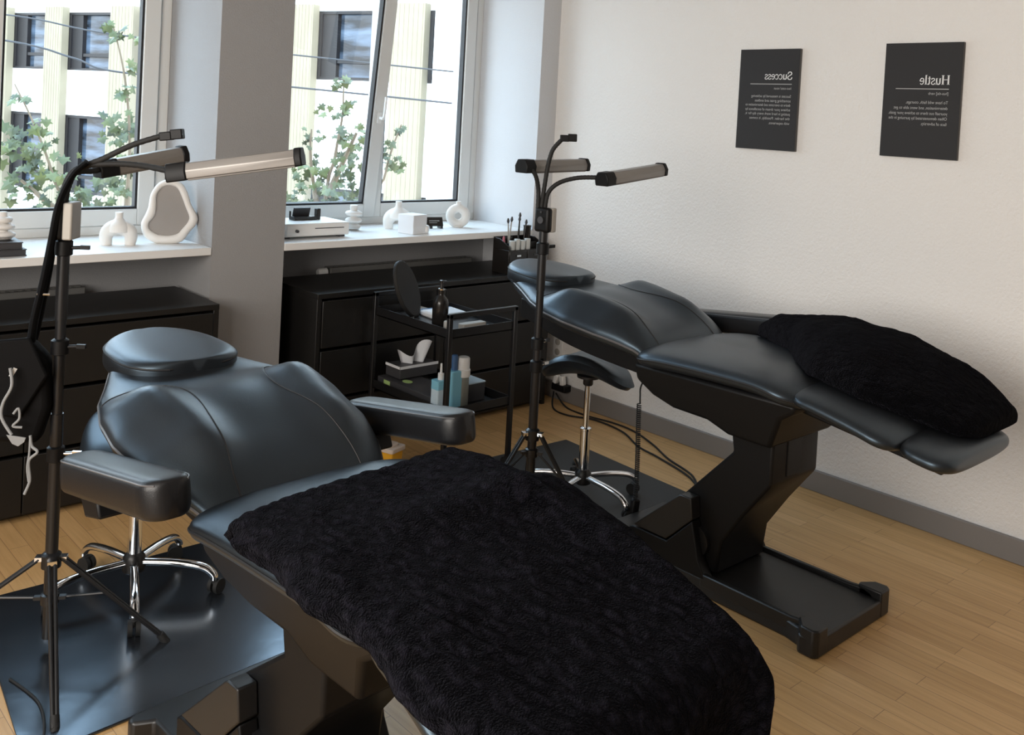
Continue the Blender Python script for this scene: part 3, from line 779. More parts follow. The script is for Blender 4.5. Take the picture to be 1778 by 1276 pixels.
def cable(name, pts, r, label, m='rubber', cat='cable', group=None):
    bm = new(); tube(bm, spline(pts, 10), r, 8); return tag(obj(name, bm, M[m]), label, cat, group)
cable('power_cable', [(4.04, 3.93, .05), (4.00, 3.80, .006), (3.99, 3.62, .006), (4.02, 3.46, .006), (4.01, 3.30, .006), (3.93, 3.10, .006), (3.83, 2.92, .006), (3.74, 2.70, .006), (3.55, 2.54, .012), (3.36, 2.46, .045), (3.25, 2.40, .085), (3.215, 2.30, .10)], .005, 'black power cable curving over the floor, running closest to the baseboard')
cable('power_cable', [(4.05, 3.96, .05), (3.93, 3.84, .006), (3.90, 3.70, .006), (3.97, 3.55, .006), (3.95, 3.33, .006), (3.84, 3.12, .006), (3.80, 2.95, .006), (3.71, 2.69, .006), (3.53, 2.50, .012), (3.36, 2.43, .05), (3.26, 2.37, .09), (3.215, 2.27, .11)], .005, 'black power cable curving over the floor with the wider slack loop')
cable('power_cable', [(.80, 2.86, .012), (.83, 2.70, .012), (.80, 2.55, .012), (.74, 2.46, .006), (.66, 2.40, .005)], .0035, 'thin black cable trailing over the glossy mat')
t = thing('power_strip', 'power strip with white plugs on the wall in the corner behind the dresser end', 'power strip', (4.055, 3.90, .10))
bm = new(); box(bm, (-.03, -.05, -.03), (.03, .06, .01)); obj('block', bm, M['plastic'], t, bevel=.006)
for k in range(2):
    bm = new(); cbox(bm, (-.012, .035 - .05 * k, .035), (.03, .03, .055), Matrix.Rotation(.35 - .5 * k, 4, 'X')); obj('plug', bm, M['white'], t, bevel=.006)
t = thing('wall_socket', 'white double wall socket behind the head of the bed along the poster wall', 'socket', (4.10, 3.985, .31))
bm = new(); box(bm, (-.012, -.04, -.06), (0, .04, .06)); obj('plate', bm, M['white'], t, bevel=.004)
for z in (-.03, .03):
    bm = new(); lathe(bm, [(.020, 0), (.020, .003), (.016, .004)], 20, mx=Matrix.Rotation(-PI / 2, 4, 'Y'), c=(-.012, 0, z)); obj('insert', bm, M['creamW'], t)
t = thing('hand_control', 'coiled black cord with its hand control hanging down to the mat', 'hand control', (3.10, 2.525, .006))
coil = []
for k in range(520):
    a = k * .62; z = .50 - .43 * k / 520; coil.append((.0085 * math.cos(a) + .006 * math.sin(z * 9), .0085 * math.sin(a), z))
bm = new(); tube(bm, coil, .0026, 5)
tube(bm, spline([(.0, .0, .50), (.01, .01, .53), (.006, .004, .575), (-.02, -.06, .66)], 6), .0035, 6); obj('coiled_cord', bm, M['rubber'], t)
bm = new(); cbox(bm, (.0, 0, .055), (.040, .030, .090), Matrix.Rotation(.15, 4, 'Y')); obj('handset', bm, M['plastic'], t, bevel=.01)
bm = new(); prism(bm, rrect(.036, .020, .012), .001, .012, 'z'); obj('foot_plate', bm, M['plastic'], t, bevel=.004)

# ------------------------------------------------------------------ trolley and its load
TX0, TX1, TY0, TY1 = 2.69, 3.085, 3.30, 3.885
t = thing('trolley', 'black metal two-tier trolley in front of the corner dresser', 'trolley', (TX0, TY0, 0))
w, d = TX1 - TX0, TY1 - TY0
bm = new()
def tray(bm, z, h=.042):
    box(bm, (0, 0, z - h), (w, d, z - h + .004))
    for a in ((0, 0, w, .004), (0, d - .004, w, d), (0, 0, .004, d), (w - .004, 0, w, d)): box(bm, (a[0], a[1], z - h), (a[2], a[3], z))
tray(bm, .705); obj('upper_tray', bm, M['metalB'], t, smooth=False)
bm = new(); tray(bm, .345); obj('lower_tray', bm, M['metalB'], t, smooth=False)
for (x, y) in ((0, 0), (w, 0), (0, d), (w, d)):
    bm = new(); box(bm, (x - .011, y - .011, .055), (x + .011, y + .011, .775)); lg = obj('leg', bm, M['metalB'], t, bevel=.003)
    bm = new(); tube(bm, [(x - .012, y + .014, .028), (x + .012, y + .014, .028)], .022, 18); cbox(bm, (x, y + .006, .05), (.016, .016, .02)); obj('caster', bm, M['rubber'], lg)
for y in (0, d):
    bm = new(); box(bm, (-.011, y - .011, .755), (w + .011, y + .011, .777)); obj('handle', bm, M['metalB'], t, bevel=.003)
ZU, ZL = .6672, .3072
t = thing('standing_mirror', 'black oval table mirror leaning on the upper tray of the trolley', 'mirror', (2.79, 3.745, ZU), math.radians(30))
mx = Matrix.Translation((-.035, 0, .145)) @ Matrix.Rotation(math.radians(-22), 4, 'Y') @ Matrix.Rotation(math.radians(-14), 4, 'X')
bm = new(); prism(bm, [(.092 * math.cos(a), .148 * math.sin(a)) for a in [2 * PI * k / 36 for k in range(36)]], -.011, .011, 'y', mx=mx); obj('frame', bm, M['rubber'], t, bevel=.006)
bm = new(); prism(bm, [(.07 * math.cos(a), .122 * math.sin(a)) for a in [2 * PI * k / 36 for k in range(36)]], .0112, .013, 'y', mx=mx); obj('mirror_glass', bm, M['mirror'], t)
bm = new(); prism(bm, rrect(.06, .04, .03), 0, .014, 'z'); obj('foot', bm, M['bottleB'], t, bevel=.003)
t = thing('pump_bottle', 'black pump bottle on the upper tray of the trolley', 'bottle', (2.815, 3.53, ZU))
bm = new(); lathe(bm, [(.034, 0), (.038, .006), (.038, .105), (.034, .125), (.018, .142), (.015, .148), (.015, .152)], 28); obj('body', bm, M['bottleB'], t)
bm = new(); lathe(bm, [(.017, .152), (.017, .176), (.008, .178), (.006, .200), (.010, .202), (.010, .214), (.004, .216)], 20); tube(bm, [(0, 0, .209), (.035, .008, .205)], .005, 8); obj('pump_head', bm, M['bottleB'], t)
bm = new(); lathe(bm, [(.0178, .170), (.0178, .175)], 20); obj('pump_ring', bm, M['chrome'], t)
bm = new(); lathe(bm, [(.019, 0), (.021, .003), (.021, .045), (.018, .050), (.016, .050)], 24); jar = obj('cream_jar', bm, M['creamW']); jar.location = (2.765, 3.405, ZU); tag(jar, 'small cream jar beside the pump bottle on the trolley', 'jar')
bm = new(); prism(bm, rrect(.070, .022, .01), 0, .046, 'z'); bx = obj('cream_box', bm, M['creamW'], bevel=.004); bx.location = (2.86, 3.345, ZU); tag(bx, 'low cream box behind the front rail of the upper trolley tray', 'box')
t = thing('wipes_pack', 'flat white and blue pack lying on the upper trolley tray', 'pack', (2.955, 3.68, ZU), math.radians(-4))
bm = new(); prism(bm, rrect(.095, .075, .015), 0, .03, 'z'); obj('wrapper', bm, M['paperW'], t, bevel=.01)
bm = new(); box(bm, (-.09, .052, .006), (.09, .0765, .0312)); obj('blue_edge', bm, M['blueD'], t, bevel=.006)
t = thing('wipes_pack', 'small white pack by the table mirror on the upper trolley tray', 'pack', (2.90, 3.815, ZU), math.radians(4))
bm = new(); prism(bm, rrect(.05, .045, .012), 0, .022, 'z'); obj('wrapper', bm, M['creamW'], t, bevel=.008)
# lower tray
t = thing('tissue_box', 'black tissue box with a white tissue sticking out, on the lower tray', 'tissue box', (2.86, 3.79, ZL + .062), math.radians(0))
bm = new(); box(bm, (-.115, -.06, 0), (.115, .06, .058)); obj('carton', bm, M['greyC'], t, bevel=.003)
bm = new(); box(bm, (-.1165, -.062, .048), (-.112, .062, .060)); box(bm, (-.1165, -.0625, .048), (.1165, -.058, .0605)); obj('white_edge', bm, M['paperW'], t)
bm = new(); n = 20; T = []
for j in range(7):
    row = []
    for i in range(n + 1):
        u = i / n; z = j / 6
        x = -.005 + (u - .5) * (.11 + .085 * z) + .012 * z; y = .022 * math.sin(u * 11 + .6) * (1 - .2 * z) - .005
        h = .058 + .018 * math.cos(u * 9) + .058 * smoothstep(.55, .95, u)
        row.append(bm.verts.new((x, y, .054 + z * h)))
    T.append(row)
for j in range(6):
    for i in range(n): bm.faces.new((T[j][i], T[j][i + 1], T[j + 1][i + 1], T[j + 1][i]))
obj('tissue', bm, M['paperW'], t, angle=180)
t = thing('glove_box', 'flat black glove box with lime print on the lower trolley tray, under the tissue box', 'box', (2.81, 3.70, ZL), 0)
bm = new(); box(bm, (-.10, -.26, 0), (.075, .165, .056)); obj('carton', bm, M['greyC'], t, bevel=.002)
bm = new(); box(bm, (-.102, .06, .03), (-.0995, .11, .05)); prism(bm, [(.022 * math.cos(a) - .04, .03 * math.sin(a) + .0) for a in [2 * PI * k / 20 for k in range(20)]], .0555, .0572, 'z'); obj('lime_print', bm, M['green'], t, smooth=False)
t = thing('soap_bottle', 'pale blue carton-like bottle with white nozzle at the front corner of the lower tray', 'bottle', (2.735, 3.40, ZL)); t.scale = (1.22, 1.22, 1.22)
bm = new(); prism(bm, rrect(.030, .022, .007), 0, .115, 'z'); obj('body', bm, M['lblue'], t, bevel=.003)
bm = new(); prism(bm, rrect(.0305, .0225, .007), .085, .118, 'z'); obj('label_band', bm, M['blue'], t)
bm = new(); lathe(bm, [(.012, .118), (.012, .142), (.005, .144), (.004, .178), (.002, .18)], 16); obj('nozzle', bm, M['white'], t)
t = thing('disinfectant_bottle', 'tall blue bottle behind the front leg of the trolley', 'bottle', (2.80, 3.385, ZL)); t.scale = (1.22, 1.22, 1.22)
bm = new(); prism(bm, rrect(.028, .024, .010), 0, .150, 'z'); obj('body', bm, M['blue'], t, bevel=.004)
bm = new(); lathe(bm, [(.012, .15), (.012, .205), (.009, .208)], 16); obj('cap', bm, M['blueD'], t)
t = thing('foam_bottle', 'round bottle with a big white cap on the lower trolley tray', 'bottle', (2.845, 3.375, ZL)); t.scale = (1.22, 1.22, 1.22)
bm = new(); lathe(bm, [(.021, 0), (.024, .004), (.024, .115), (.020, .128)], 24); obj('body', bm, M['bottleG'], t)
bm = new(); lathe(bm, [(.0255, .122), (.0275, .124), (.0275, .150), (.0240, .152), (.0240, .192), (.020, .197)], 24); obj('cap', bm, M['white'], t)
t = thing('storage_box', 'black box with a pale lid beside the white-capped bottle on the lower tray', 'box', (2.965, 3.47, ZL))
bm = new(); box(bm, (-.055, -.05, 0), (.06, .06, .085)); obj('body', bm, M['greyC'], t, bevel=.003)
bm = new(); box(bm, (-.057, -.052, .085), (.062, .062, .092)); obj('lid', bm, M['lblue'], t, bevel=.002)

# ------------------------------------------------------------------ things on the sills
ZS = 1.0035
def lathe_thing(name, prof, loc, label, cat='vase', m='ceramic', group=None):
    bm = new(); lathe(bm, prof, 36); o = obj(name, bm, M[m], angle=60); o.location = loc; return tag(o, label, cat, group)
for z, dx, ang, lb in ((0, .0, .02, 'black hardcover book on the sill, at the bottom of the stack'), (.030, -.012, -.05, 'black hardcover book directly under the ribbed vase')):
    t = thing('book', lb, 'book', (1.055 + dx, 4.235, ZS + z), ang, 'black books on the sill')
    bm = new(); box(bm, (-.11, -.075, 0), (.11, .075, .004)); box(bm, (-.11, -.075, .024), (.11, .075, .028)); box(bm, (-.11, -.075, 0), (-.106, .075, .028)); obj('cover', bm, M['greyC'], t, bevel=.001)
    bm = new(); box(bm, (-.106, -.071, .004), (.107, .071, .024)); obj('pages', bm, M['greyC'], t)
pf = [(.030, 0), (.040, .006)]
for z, r in ((.020, .050), (.052, .046), (.080, .037)):
    for k in range(9):
        a = -PI / 2 + PI * k / 8; pf.append((.020 + (r - .020) * max(0, math.cos(a)), z + .013 * math.sin(a)))
pf += [(.017, .096), (.016, .112), (.014, .113)]
lathe_thing('ribbed_vase', pf, (1.095, 4.25, ZS + .0595), 'white ribbed vase standing on the black books')
pf = [(.026, 0), (.034, .004)]
for z, r in ((.022, .042), (.056, .046), (.094, .047)):
    for k in range(9):
        a = -PI / 2 + PI * k / 8; pf.append((.018 + (r - .018) * max(0, math.cos(a)), z + .015 * math.sin(a)))
pf += [(.020, .112), (.022, .138), (.019, .139)]
lathe_thing('ribbed_vase', pf, (2.90, 4.44, ZS), 'white ribbed vase behind the white drawer box')
def arch_vase(loc, rot, label, sc=1):
    bm = new()
    P = [(-.049, 0, .008), (-.052, 0, .032), (-.046, 0, .056), (-.026, 0, .074), (0, 0, .080), (.026, 0, .074), (.046, 0, .056), (.052, 0, .032), (.049, 0, .008)]
    sp = spline(P, 6); n = len(sp)
    tube(bm, [(p.x, p.y, max(0.0, p.z) if 0 < i < n - 1 else 0) for i, p in enumerate(sp)], [.024 + .011 * math.sin(PI * i / (n - 1)) for i in range(n)], 18)
    lathe(bm, [(.050, .060), (.049, .082), (.041, .098), (.027, .110), (.018, .118), (.016, .128), (.017, .146), (.013, .147)], 24)
    bmesh.ops.scale(bm, vec=(sc, sc, sc), verts=bm.verts)
    o = obj('arch_vase', bm, M['ceramic'], angle=70); o.location = loc; o.rotation_euler = (0, 0, rot); return tag(o, label, 'vase', 'white arch vases')
arch_vase((1.595, 4.34, ZS), math.radians(-22), 'white arch-shaped vase beside the blob-framed mirror')
arch_vase((3.17, 4.40, ZS), math.radians(-50), 'white arch-shaped vase half hidden behind the white cube box', 1.08)
# blob mirror
t = thing('table_mirror', 'free-form mirror in a thick white frame leaning on the sill', 'mirror', (1.815, 4.30, ZS), math.radians(-24))
out = [(-.060, .0), (-.110, .028), (-.128, .085), (-.112, .130), (-.100, .165), (-.092, .225), (-.060, .278), (-.010, .297), (.040, .280), (.070, .235), (.088, .180), (.118, .125), (.112, .088), (.085, .055), (.058, .015), (.020, .0)]
inn = [(-.052, .040), (-.088, .062), (-.094, .092), (-.070, .128), (-.066, .170), (-.066, .222), (-.042, .258), (-.008, .268), (.024, .254), (.044, .215), (.062, .170), (.080, .125), (.074, .098), (.050, .066), (.030, .044), (-.01, .036)]
O = [(p.x, p.y) for p in spline([(a, b, 0) for a, b in out + out[:1]], 4)][:-1]; I = [(p.x, p.y) for p in spline([(a, b, 0) for a, b in inn + inn[:1]], 4)][:-1]
mx = Matrix.Rotation(math.radians(-9), 4, 'X')
bm = new(); N = len(O); loops = []
for f, y in ((0, .022), (0, -.008), (.18, -.020), (.6, -.026), (.9, -.020), (1, -.010), (1, .022)):
    loops.append([bm.verts.new(mx @ Vector((a[0] + (b[0] - a[0]) * f, y, a[1] + (b[1] - a[1]) * f))) for a, b in zip(O, I)])
for A, B in zip(loops, loops[1:] + loops[:1]):
    for k in range(N): bm.faces.new((A[k], A[(k + 1) % N], B[(k + 1) % N], B[k]))
obj('frame', bm, M['ceramic'], t, angle=80)
bm = new(); bm.faces.new([bm.verts.new(mx @ Vector((a, -.006, b))) for a, b in I]); obj('mirror_glass', bm, M['mirror'], t, smooth=False)
# drawer box
t = thing('drawer_box', 'white flat drawer box on the sill beside the pier', 'drawer box', (2.548, 4.345, ZS))
bm = new(); box(bm, (-.185, -.125, .012), (.185, .125, .078)); obj('case', bm, M['white'], t, bevel=.004)
bm = new(); box(bm, (-.178, -.129, .016), (.180, -.124, .070)); dr = obj('drawer', bm, M['white'], t, bevel=.002)
bm = new(); tube(bm, [(-.125, -.128, .042), (-.125, -.142, .042)], .008, 12); obj('knob', bm, M['greyC'], dr)
bm = new(); box(bm, (-.02, -.1305, .050), (.15, -.128, .054)); obj('slot', bm, M['greyC'], dr)
for x in (-.16, .16):
    bm = new(); box(bm, (x - .015, -.10, 0), (x + .015, .10, .012)); obj('foot', bm, M['greyC'], t)
t = thing('card_holder', 'black card holder on top of the white drawer box', 'card holder', (2.555, 4.37, ZS + .0785))
bm = new(); box(bm, (-.075, -.03, 0), (.055, .03, .018)); box(bm, (-.075, .012, .018), (-.072, .03, .045)); obj('tray', bm, M['bottleB'], t, bevel=.003)
bm = new(); cbox(bm, (-.015, .01, .038), (.095, .008, .05), Matrix.Rotation(.3, 4, 'X')); obj('cards', bm, M['greyC'], t)
bm = new(); box(bm, (.062, -.018, 0), (.084, .012, .058)); obj('lighter', bm, M['bottleB'], t, bevel=.003)
t = thing('cube_box', 'small white cube box on the sill in front of the arch-shaped vase', 'box', (3.150, 4.235, ZS), math.radians(14))
bm = new(); box(bm, (-.058, -.055, 0), (.058, .055, .105)); obj('carton', bm, M['paperW'], t, bevel=.003)
bm = new(); cbox(bm, (.065, -.035, .022), (.05, .05, .044), Matrix.Rotation(.5, 4, 'Z')); obj('cloth', bm, M['white'], t, bevel=.012)
t = thing('desk_sign', 'small black tilted sign on the sill between cube box and ring vase', 'sign', (3.415, 4.37, ZS), math.radians(-14))
mx = Matrix.Rotation(math.radians(-24), 4, 'X')
bm = new(); box(bm, (-.052, -.004, .012), (.052, .004, .066), mx); obj('panel', bm, M['bottleB'], t, bevel=.001)
bm = new(); box(bm, (-.035, -.0052, .040), (.030, -.004, .046), mx); box(bm, (-.035, -.0052, .030), (.015, -.004, .033), mx); obj('print_lines', bm, M['inkG'], t, smooth=False)
bm = new(); box(bm, (-.04, -.02, 0), (-.025, .03, .014)); box(bm, (.025, -.02, 0), (.04, .03, .014)); obj('foot', bm, M['bottleB'], t)
bm = new(); NR = 40
ringp = [(.046 * math.cos(2 * PI * k / NR), 0, .066 + .046 * math.sin(2 * PI * k / NR)) for k in range(NR)]
rr = []
for k in range(NR):
    c = Vector(ringp[k]); rad = Vector((math.cos(2 * PI * k / NR), 0, math.sin(2 * PI * k / NR)))
    rr.append([bm.verts.new(c + rad * .026 * math.cos(2 * PI * q / 16) + Vector((0, .026 * math.sin(2 * PI * q / 16), 0))) for q in range(16)])
for k in range(NR):
    for q in range(16): bm.faces.new((rr[k][q], rr[k][(q + 1) % 16], rr[(k + 1) % NR][(q + 1) % 16], rr[(k + 1) % NR][q]))
lathe(bm, [(.030, 0), (.032, .003), (.028, .012)], 24); lathe(bm, [(.020, .125), (.014, .138), (.015, .152), (.012, .153)], 24)
rv = obj('ring_vase', bm, M['ceramic'], angle=70); rv.location = (3.585, 4.375, ZS); rv.rotation_euler = (0, 0, math.radians(-38)); tag(rv, 'white ring-shaped vase with a hole in its middle', 'vase')
# organiser on the dresser
t = thing('makeup_organiser', 'black makeup organiser with drawers on the corner dresser', 'organiser', (3.775, 4.032, .7802))
bm = new(); box(bm, (-.14, -.066, 0), (.14, .072, .135)); prism(bm, [(-.066, .135), (.072, .135), (.072, .195), (.02, .195), (-.066, .155)], -.14, -.134); prism(bm, [(-.066, .135), (.072, .135), (.072, .195), (.02, .195), (-.066, .155)], .134, .14); box(bm, (-.14, .067, .135), (.14, .072, .20)); box(bm, (-.14, -.012, .135), (.14, -.009, .17)); obj('case', bm, M['bottleB'], t, bevel=.002)
for r in range(2):
    for c in range(2):
        bm = new(); x0 = -.136 + c * .138; box(bm, (x0, -.071, .008 + r * .064), (x0 + .132, -.064, .066 + r * .064)); dd = obj('drawer', bm, M['bottleB'], t, bevel=.002)
        bm = new(); cbox(bm, (x0 + .066, -.074, .040 + r * .064), (.03, .006, .010)); obj('knob', bm, M['chrome'] if (r, c) == (1, 0) else M['greyC'], dd)
for k, (x, y) in enumerate(((-.095, -.040), (-.055, -.038), (-.015, -.040), (.025, -.038))):
    bm = new(); lathe(bm, [(.017, 0), (.018, .002), (.018, .05 + .008 * (k % 2)), (.016, .052 + .008 * (k % 2))], 18); j = obj('clear_jar', bm, M['acry']); j.location = (3.775 + x, 4.032 + y, .9155)
    tag(j, 'clear little jar in the front row of the makeup organiser', 'jar', 'clear jars in the organiser')
bm = new(); lathe(bm, [(.009, 0), (.009, .05), (.007, .052), (.007, .065), (.004, .075)], 14); j = obj('lipstick', bm, M['pink']); j.location = (3.648, 4.03, .9155); tag(j, 'rose lipstick at the corner of the makeup organiser', 'lipstick')
for k, (x, y, hgt, lean) in enumerate(((-.06, .03, .15, .10), (-.045, .045, .14, -.08), (.01, .03, .15, .05), (.03, .045, .17, .02), (.055, .03, .13, .12))):
    t = thing('makeup_brush', ['cream-handled', 'pale', 'black', 'tallest black', 'short black'][k] + ' makeup brush standing in the makeup organiser', 'brush', (3.775 + x, 4.032 + y, .9155), 0, 'brushes in the organiser')
    bm = new(); tube(bm, [(0, 0, 0), (lean * hgt, 0, hgt)], [.005, .004], 10); obj('handle', bm, M['creamW'] if k < 2 else M['bottleB'], t)
    bm = new(); tube(bm, [(lean * hgt, 0, hgt), (lean * hgt * 1.1, 0, hgt + .012), (lean * hgt * 1.2, 0, hgt + .03)], [.004, .009, .004], 10); obj('bristles', bm, M['greyC'], t)
bm = new(); lathe(bm, [(.022, 0), (.022, .115), (.024, .118), (.024, .125), (.020, .126)], 20); j = obj('brush_pot', bm, M['bottleB']); j.location = (3.865, 4.070, .9155); tag(j, 'black pot at the back of the makeup organiser', 'pot')

# ------------------------------------------------------------------ posters
GL = {  # strokes in a unit cap height: (points, width) ribbons; a letter's advance last
 'H': ([([(.10, 0), (.10, 1)], .15), ([(.62, 0), (.62, 1)], .15), ([(.10, .52), (.62, .52)], .06), ([(-.03, .02), (.23, .02)], .045), ([(-.03, .98), (.23, .98)], .045), ([(.49, .02), (.75, .02)], .045), ([(.49, .98), (.75, .98)], .045)], .80),
 'u': ([([(.10, .66), (.10, .20), (.14, .08), (.25, .03), (.35, .10), (.40, .22)], .12), ([(.42, 0), (.42, .68)], .12), ([(0, .66), (.14, .66)], .04), ([(.30, .66), (.46, .66)], .04), ([(.42, .02), (.54, .02)], .04)], .56),
 's': ([([(.34, .52), (.30, .64), (.18, .67), (.08, .60), (.07, .48), (.16, .39), (.28, .30), (.35, .20), (.31, .06), (.18, .01), (.07, .06), (.03, .18)], .085)], .42),
 't': ([([(.14, .86), (.14, .16), (.20, .04), (.30, .05)], .115), ([(0, .66), (.30, .66)], .045)], .34),
 'l': ([([(.13, 0), (.13, 1.02)], .125), ([(0, .02), (.26, .02)], .04), ([(.02, 1.0), (.14, 1.0)], .04)], .28),
 'e': ([([(.07, .36), (.40, .36), (.40, .50), (.32, .64), (.22, .67), (.11, .60), (.07, .42), (.08, .22), (.16, .07), (.27, .02), (.40, .10)], .085)], .48),
 'c': ([([(.40, .50), (.36, .63), (.24, .67), (.13, .60), (.07, .42), (.08, .22), (.16, .07), (.27, .02), (.40, .12)], .09)], .46),
 'S': ([([(.50, .72), (.48, .90), (.34, 1.0), (.18, .98), (.08, .84), (.11, .68), (.24, .57), (.42, .44), (.53, .28), (.47, .09), (.32, 0), (.16, .02), (.06, .14), (.04, .30)], .11)], .62)}
def ribbon(bm, pts, w, f):
    P = [Vector((a, b, 0)) for a, b in pts]
    if len(P) > 2: P = spline(P, 4)
    prev = None
    for i, p in enumerate(P):
        t = (P[min(i + 1, len(P) - 1)] - P[max(i - 1, 0)]).normalized(); n = Vector((-t.y, t.x, 0)) * w / 2
        cur = (bm.verts.new(f(p + n)), bm.verts.new(f(p - n)))
        if prev: bm.faces.new((prev[0], prev[1], cur[1], cur[0]))
        prev = cur
def text_mesh(body, size):
    cu = bpy.data.curves.new('lettering', 'FONT'); cu.body = body; cu.size = size
    o = bpy.data.objects.new('tmp', cu); COL.objects.link(o)
    dg = bpy.context.evaluated_depsgraph_get(); me = bpy.data.meshes.new_from_object(o.evaluated_get(dg))
    bpy.data.objects.remove(o); bm = new(); bm.from_mesh(me); bpy.data.meshes.remove(me); return bm
def poster(title, sub, lines, y0, y1, z0, z1, zt, cap, tw, zr, zs, zl, label, widths, sw, ym):
    t = thing('canvas_print', label, 'canvas print', (XW, (y0 + y1) / 2, z0), 0, 'black word canvases on the wall')
    cy = (y0 + y1) / 2; hw = (y1 - y0) / 2; X = -.0205
    bm = new(); box(bm, (-.019, -hw, 0), (-.001, hw, z1 - z0)); obj('stretcher', bm, M['canvE'], t, bevel=.002)
    bm = new(); box(bm, (-.020, -hw, 0), (-.0188, hw, z1 - z0)); obj('canvas', bm, M['canvas'], t, bevel=.0004)
    ys = y0 + ym - cy
    bm = new(); adv = sum(GL[c][1] for c in title); sx = tw / adv; x = 0     # the writing runs mirrored, as in the picture
    for c in title:
        for pts, w in GL[c][0]: ribbon(bm, pts, w, lambda p, x=x: Vector((X, ys + (x + p.x) * sx, zt - z0 + p.y * cap)))
        x += GL[c][1]
    obj('title_lettering', bm, M['ink'], t, smooth=False)
    bm = new(); box(bm, (X - .0002, ys, zr - z0 - .0018), (X, ys + .232, zr - z0 + .0018)); obj('title_rule', bm, M['inkG'], t, smooth=False)
    for nm, rows in (('subtitle_lettering', [(sub, zs, sw, .0175)]), ('small_lettering', [(a, b, c, .0185) for a, b, c in zip(lines, zl, widths)])):
        bm = new()
        for tx, z, wd, sz in rows:
            b2 = text_mesh(tx, sz); mxx = max(v.co.x for v in b2.verts); k = wd / mxx
            vm = {}
            for v in b2.verts: vm[v] = bm.verts.new((X, ys + v.co.x * k, z - z0 + v.co.y))
            for f in b2.faces:
                try: bm.faces.new([vm[v] for v in f.verts])
                except ValueError: pass
            b2.free()
        obj(nm, bm, M['inkG'], t, smooth=False)
poster('Hustle', '[hus-tle] verb', ['To have wild faith, courage,', 'determination, and went able to get', 'yourself out there to achieve your goals.', 'Often demonstrated by pursuing in the', 'face of adversity.'],
       1.709, 2.047, 1.587, 2.085, 1.905, .040, .128, 1.886, 1.861, (1.822, 1.798, 1.775, 1.753, 1.730), 'black canvas with the mirrored word Hustle on the pale wall', (.182, .236, .258, .256, .112), .086, .050)
poster('Success', '/suc-cess/ noun', ['Success is measured by achieving', 'something great and endless', 'desire to overcome and determination to', 'achieve your dream of excellence by', 'putting in hard work every day for it,', 'the harder. Possibly, it comes', 'with experience.'],
       2.472, 2.806, 1.577, 2.070, 1.922, .036, .153, 1.899, 1.873, (1.834, 1.812, 1.791, 1.769, 1.748, 1.726, 1.703), 'black canvas with the mirrored word Success on the pale wall', (.222, .200, .253, .253, .253, .226, .115), .096, .036)

# ------------------------------------------------------------------ outside: office block, saplings, cables
U = math.atan2(.94, -.34)
t = thing('office_building', 'pale concrete office block across the street, seen through both windows', 'building', (9.83, 15.079, -4), U)
z0 = 4.0
bays = [(-1.48, -2.35), (1.03, -.78), (3.42, 1.58), (5.89, 4.05), (8.16, 6.60), (10.08, 8.75), (12.4, 10.65), (14.8, 13.0)]
bm = new()
box(bm, (-9, -.4, .15 + z0), (5.2, -.01, 1.21 + z0)); box(bm, (5.2, -.4, 1.19 + z0), (17, -.02, 2.2 + z0)); box(bm, (-9, -.4, 1.20 + z0), (5.2, -.02, 2.19 + z0)); box(bm, (-9, -.4, 3.49 + z0), (17, -.02, 5.0 + z0))
box(bm, (-9, -.4, -4 + z0), (17, -.02, -.55 + z0)); box(bm, (-9, -.6, 0), (17, -.4, 9 + z0))
obj('spandrel', bm, M['fwhite'], t, smooth=False)
for a, b in [(-.78, -1.48), (1.58, 1.03), (4.05, 3.42), (6.60, 5.89), (8.75, 8.16), (10.65, 10.08), (13.0, 12.4)]:
    bm = new(); box(bm, (b, -.02, 0), (a, .16, 3.60 + z0))
    n = 7
    for k in range(n): x = b + (a - b) * (k + .5) / n; box(bm, (x - .010, .16, 0), (x + .010, .166, 3.60 + z0))
    obj('pilaster', bm, M['concrete'], t, smooth=False)
bm = new(); box(bm, (-5.5, -.02, 0), (-1.80, .32, 8.6 + z0)); obj('corner_tower', bm, M['fwhite'], t, smooth=False)
for i, (b, a) in enumerate(bays):
    for lo, hi in ((2.18, 3.505), ((-.55, 1.20) if a > 5 else (-1.2, .15))):
        a2 = a
        if b < 0 and lo > 0: a2 = -1.80
        bm = new(); x0, x1, q0, q1 = a2, b, lo + z0, hi + z0
        ring(bm, x0, x1, q0, q1, .07, -.22, -.03); m_ = x1 - .30 * (1 if x1 - x0 > .6 else 0)
        if x1 - x0 > .6: box(bm, (x1 - .42, -.20, q0 + .07), (x1 - .07, -.06, q1 - .07)); box(bm, (x0 + .07, -.20, q0 + .33), (x1 - .4, -.08, q0 + .40))
        f = obj('window', bm, M['fframe'], t, smooth=False)
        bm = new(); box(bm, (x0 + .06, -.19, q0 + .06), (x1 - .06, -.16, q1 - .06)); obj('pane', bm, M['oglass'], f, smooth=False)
bm = new(); box(bm, (-20, 5.1, -4.2), (45, 45, -4.0)); struct('exterior_ground', bm, M['street'], label='pale street far below the windows', smooth=False)

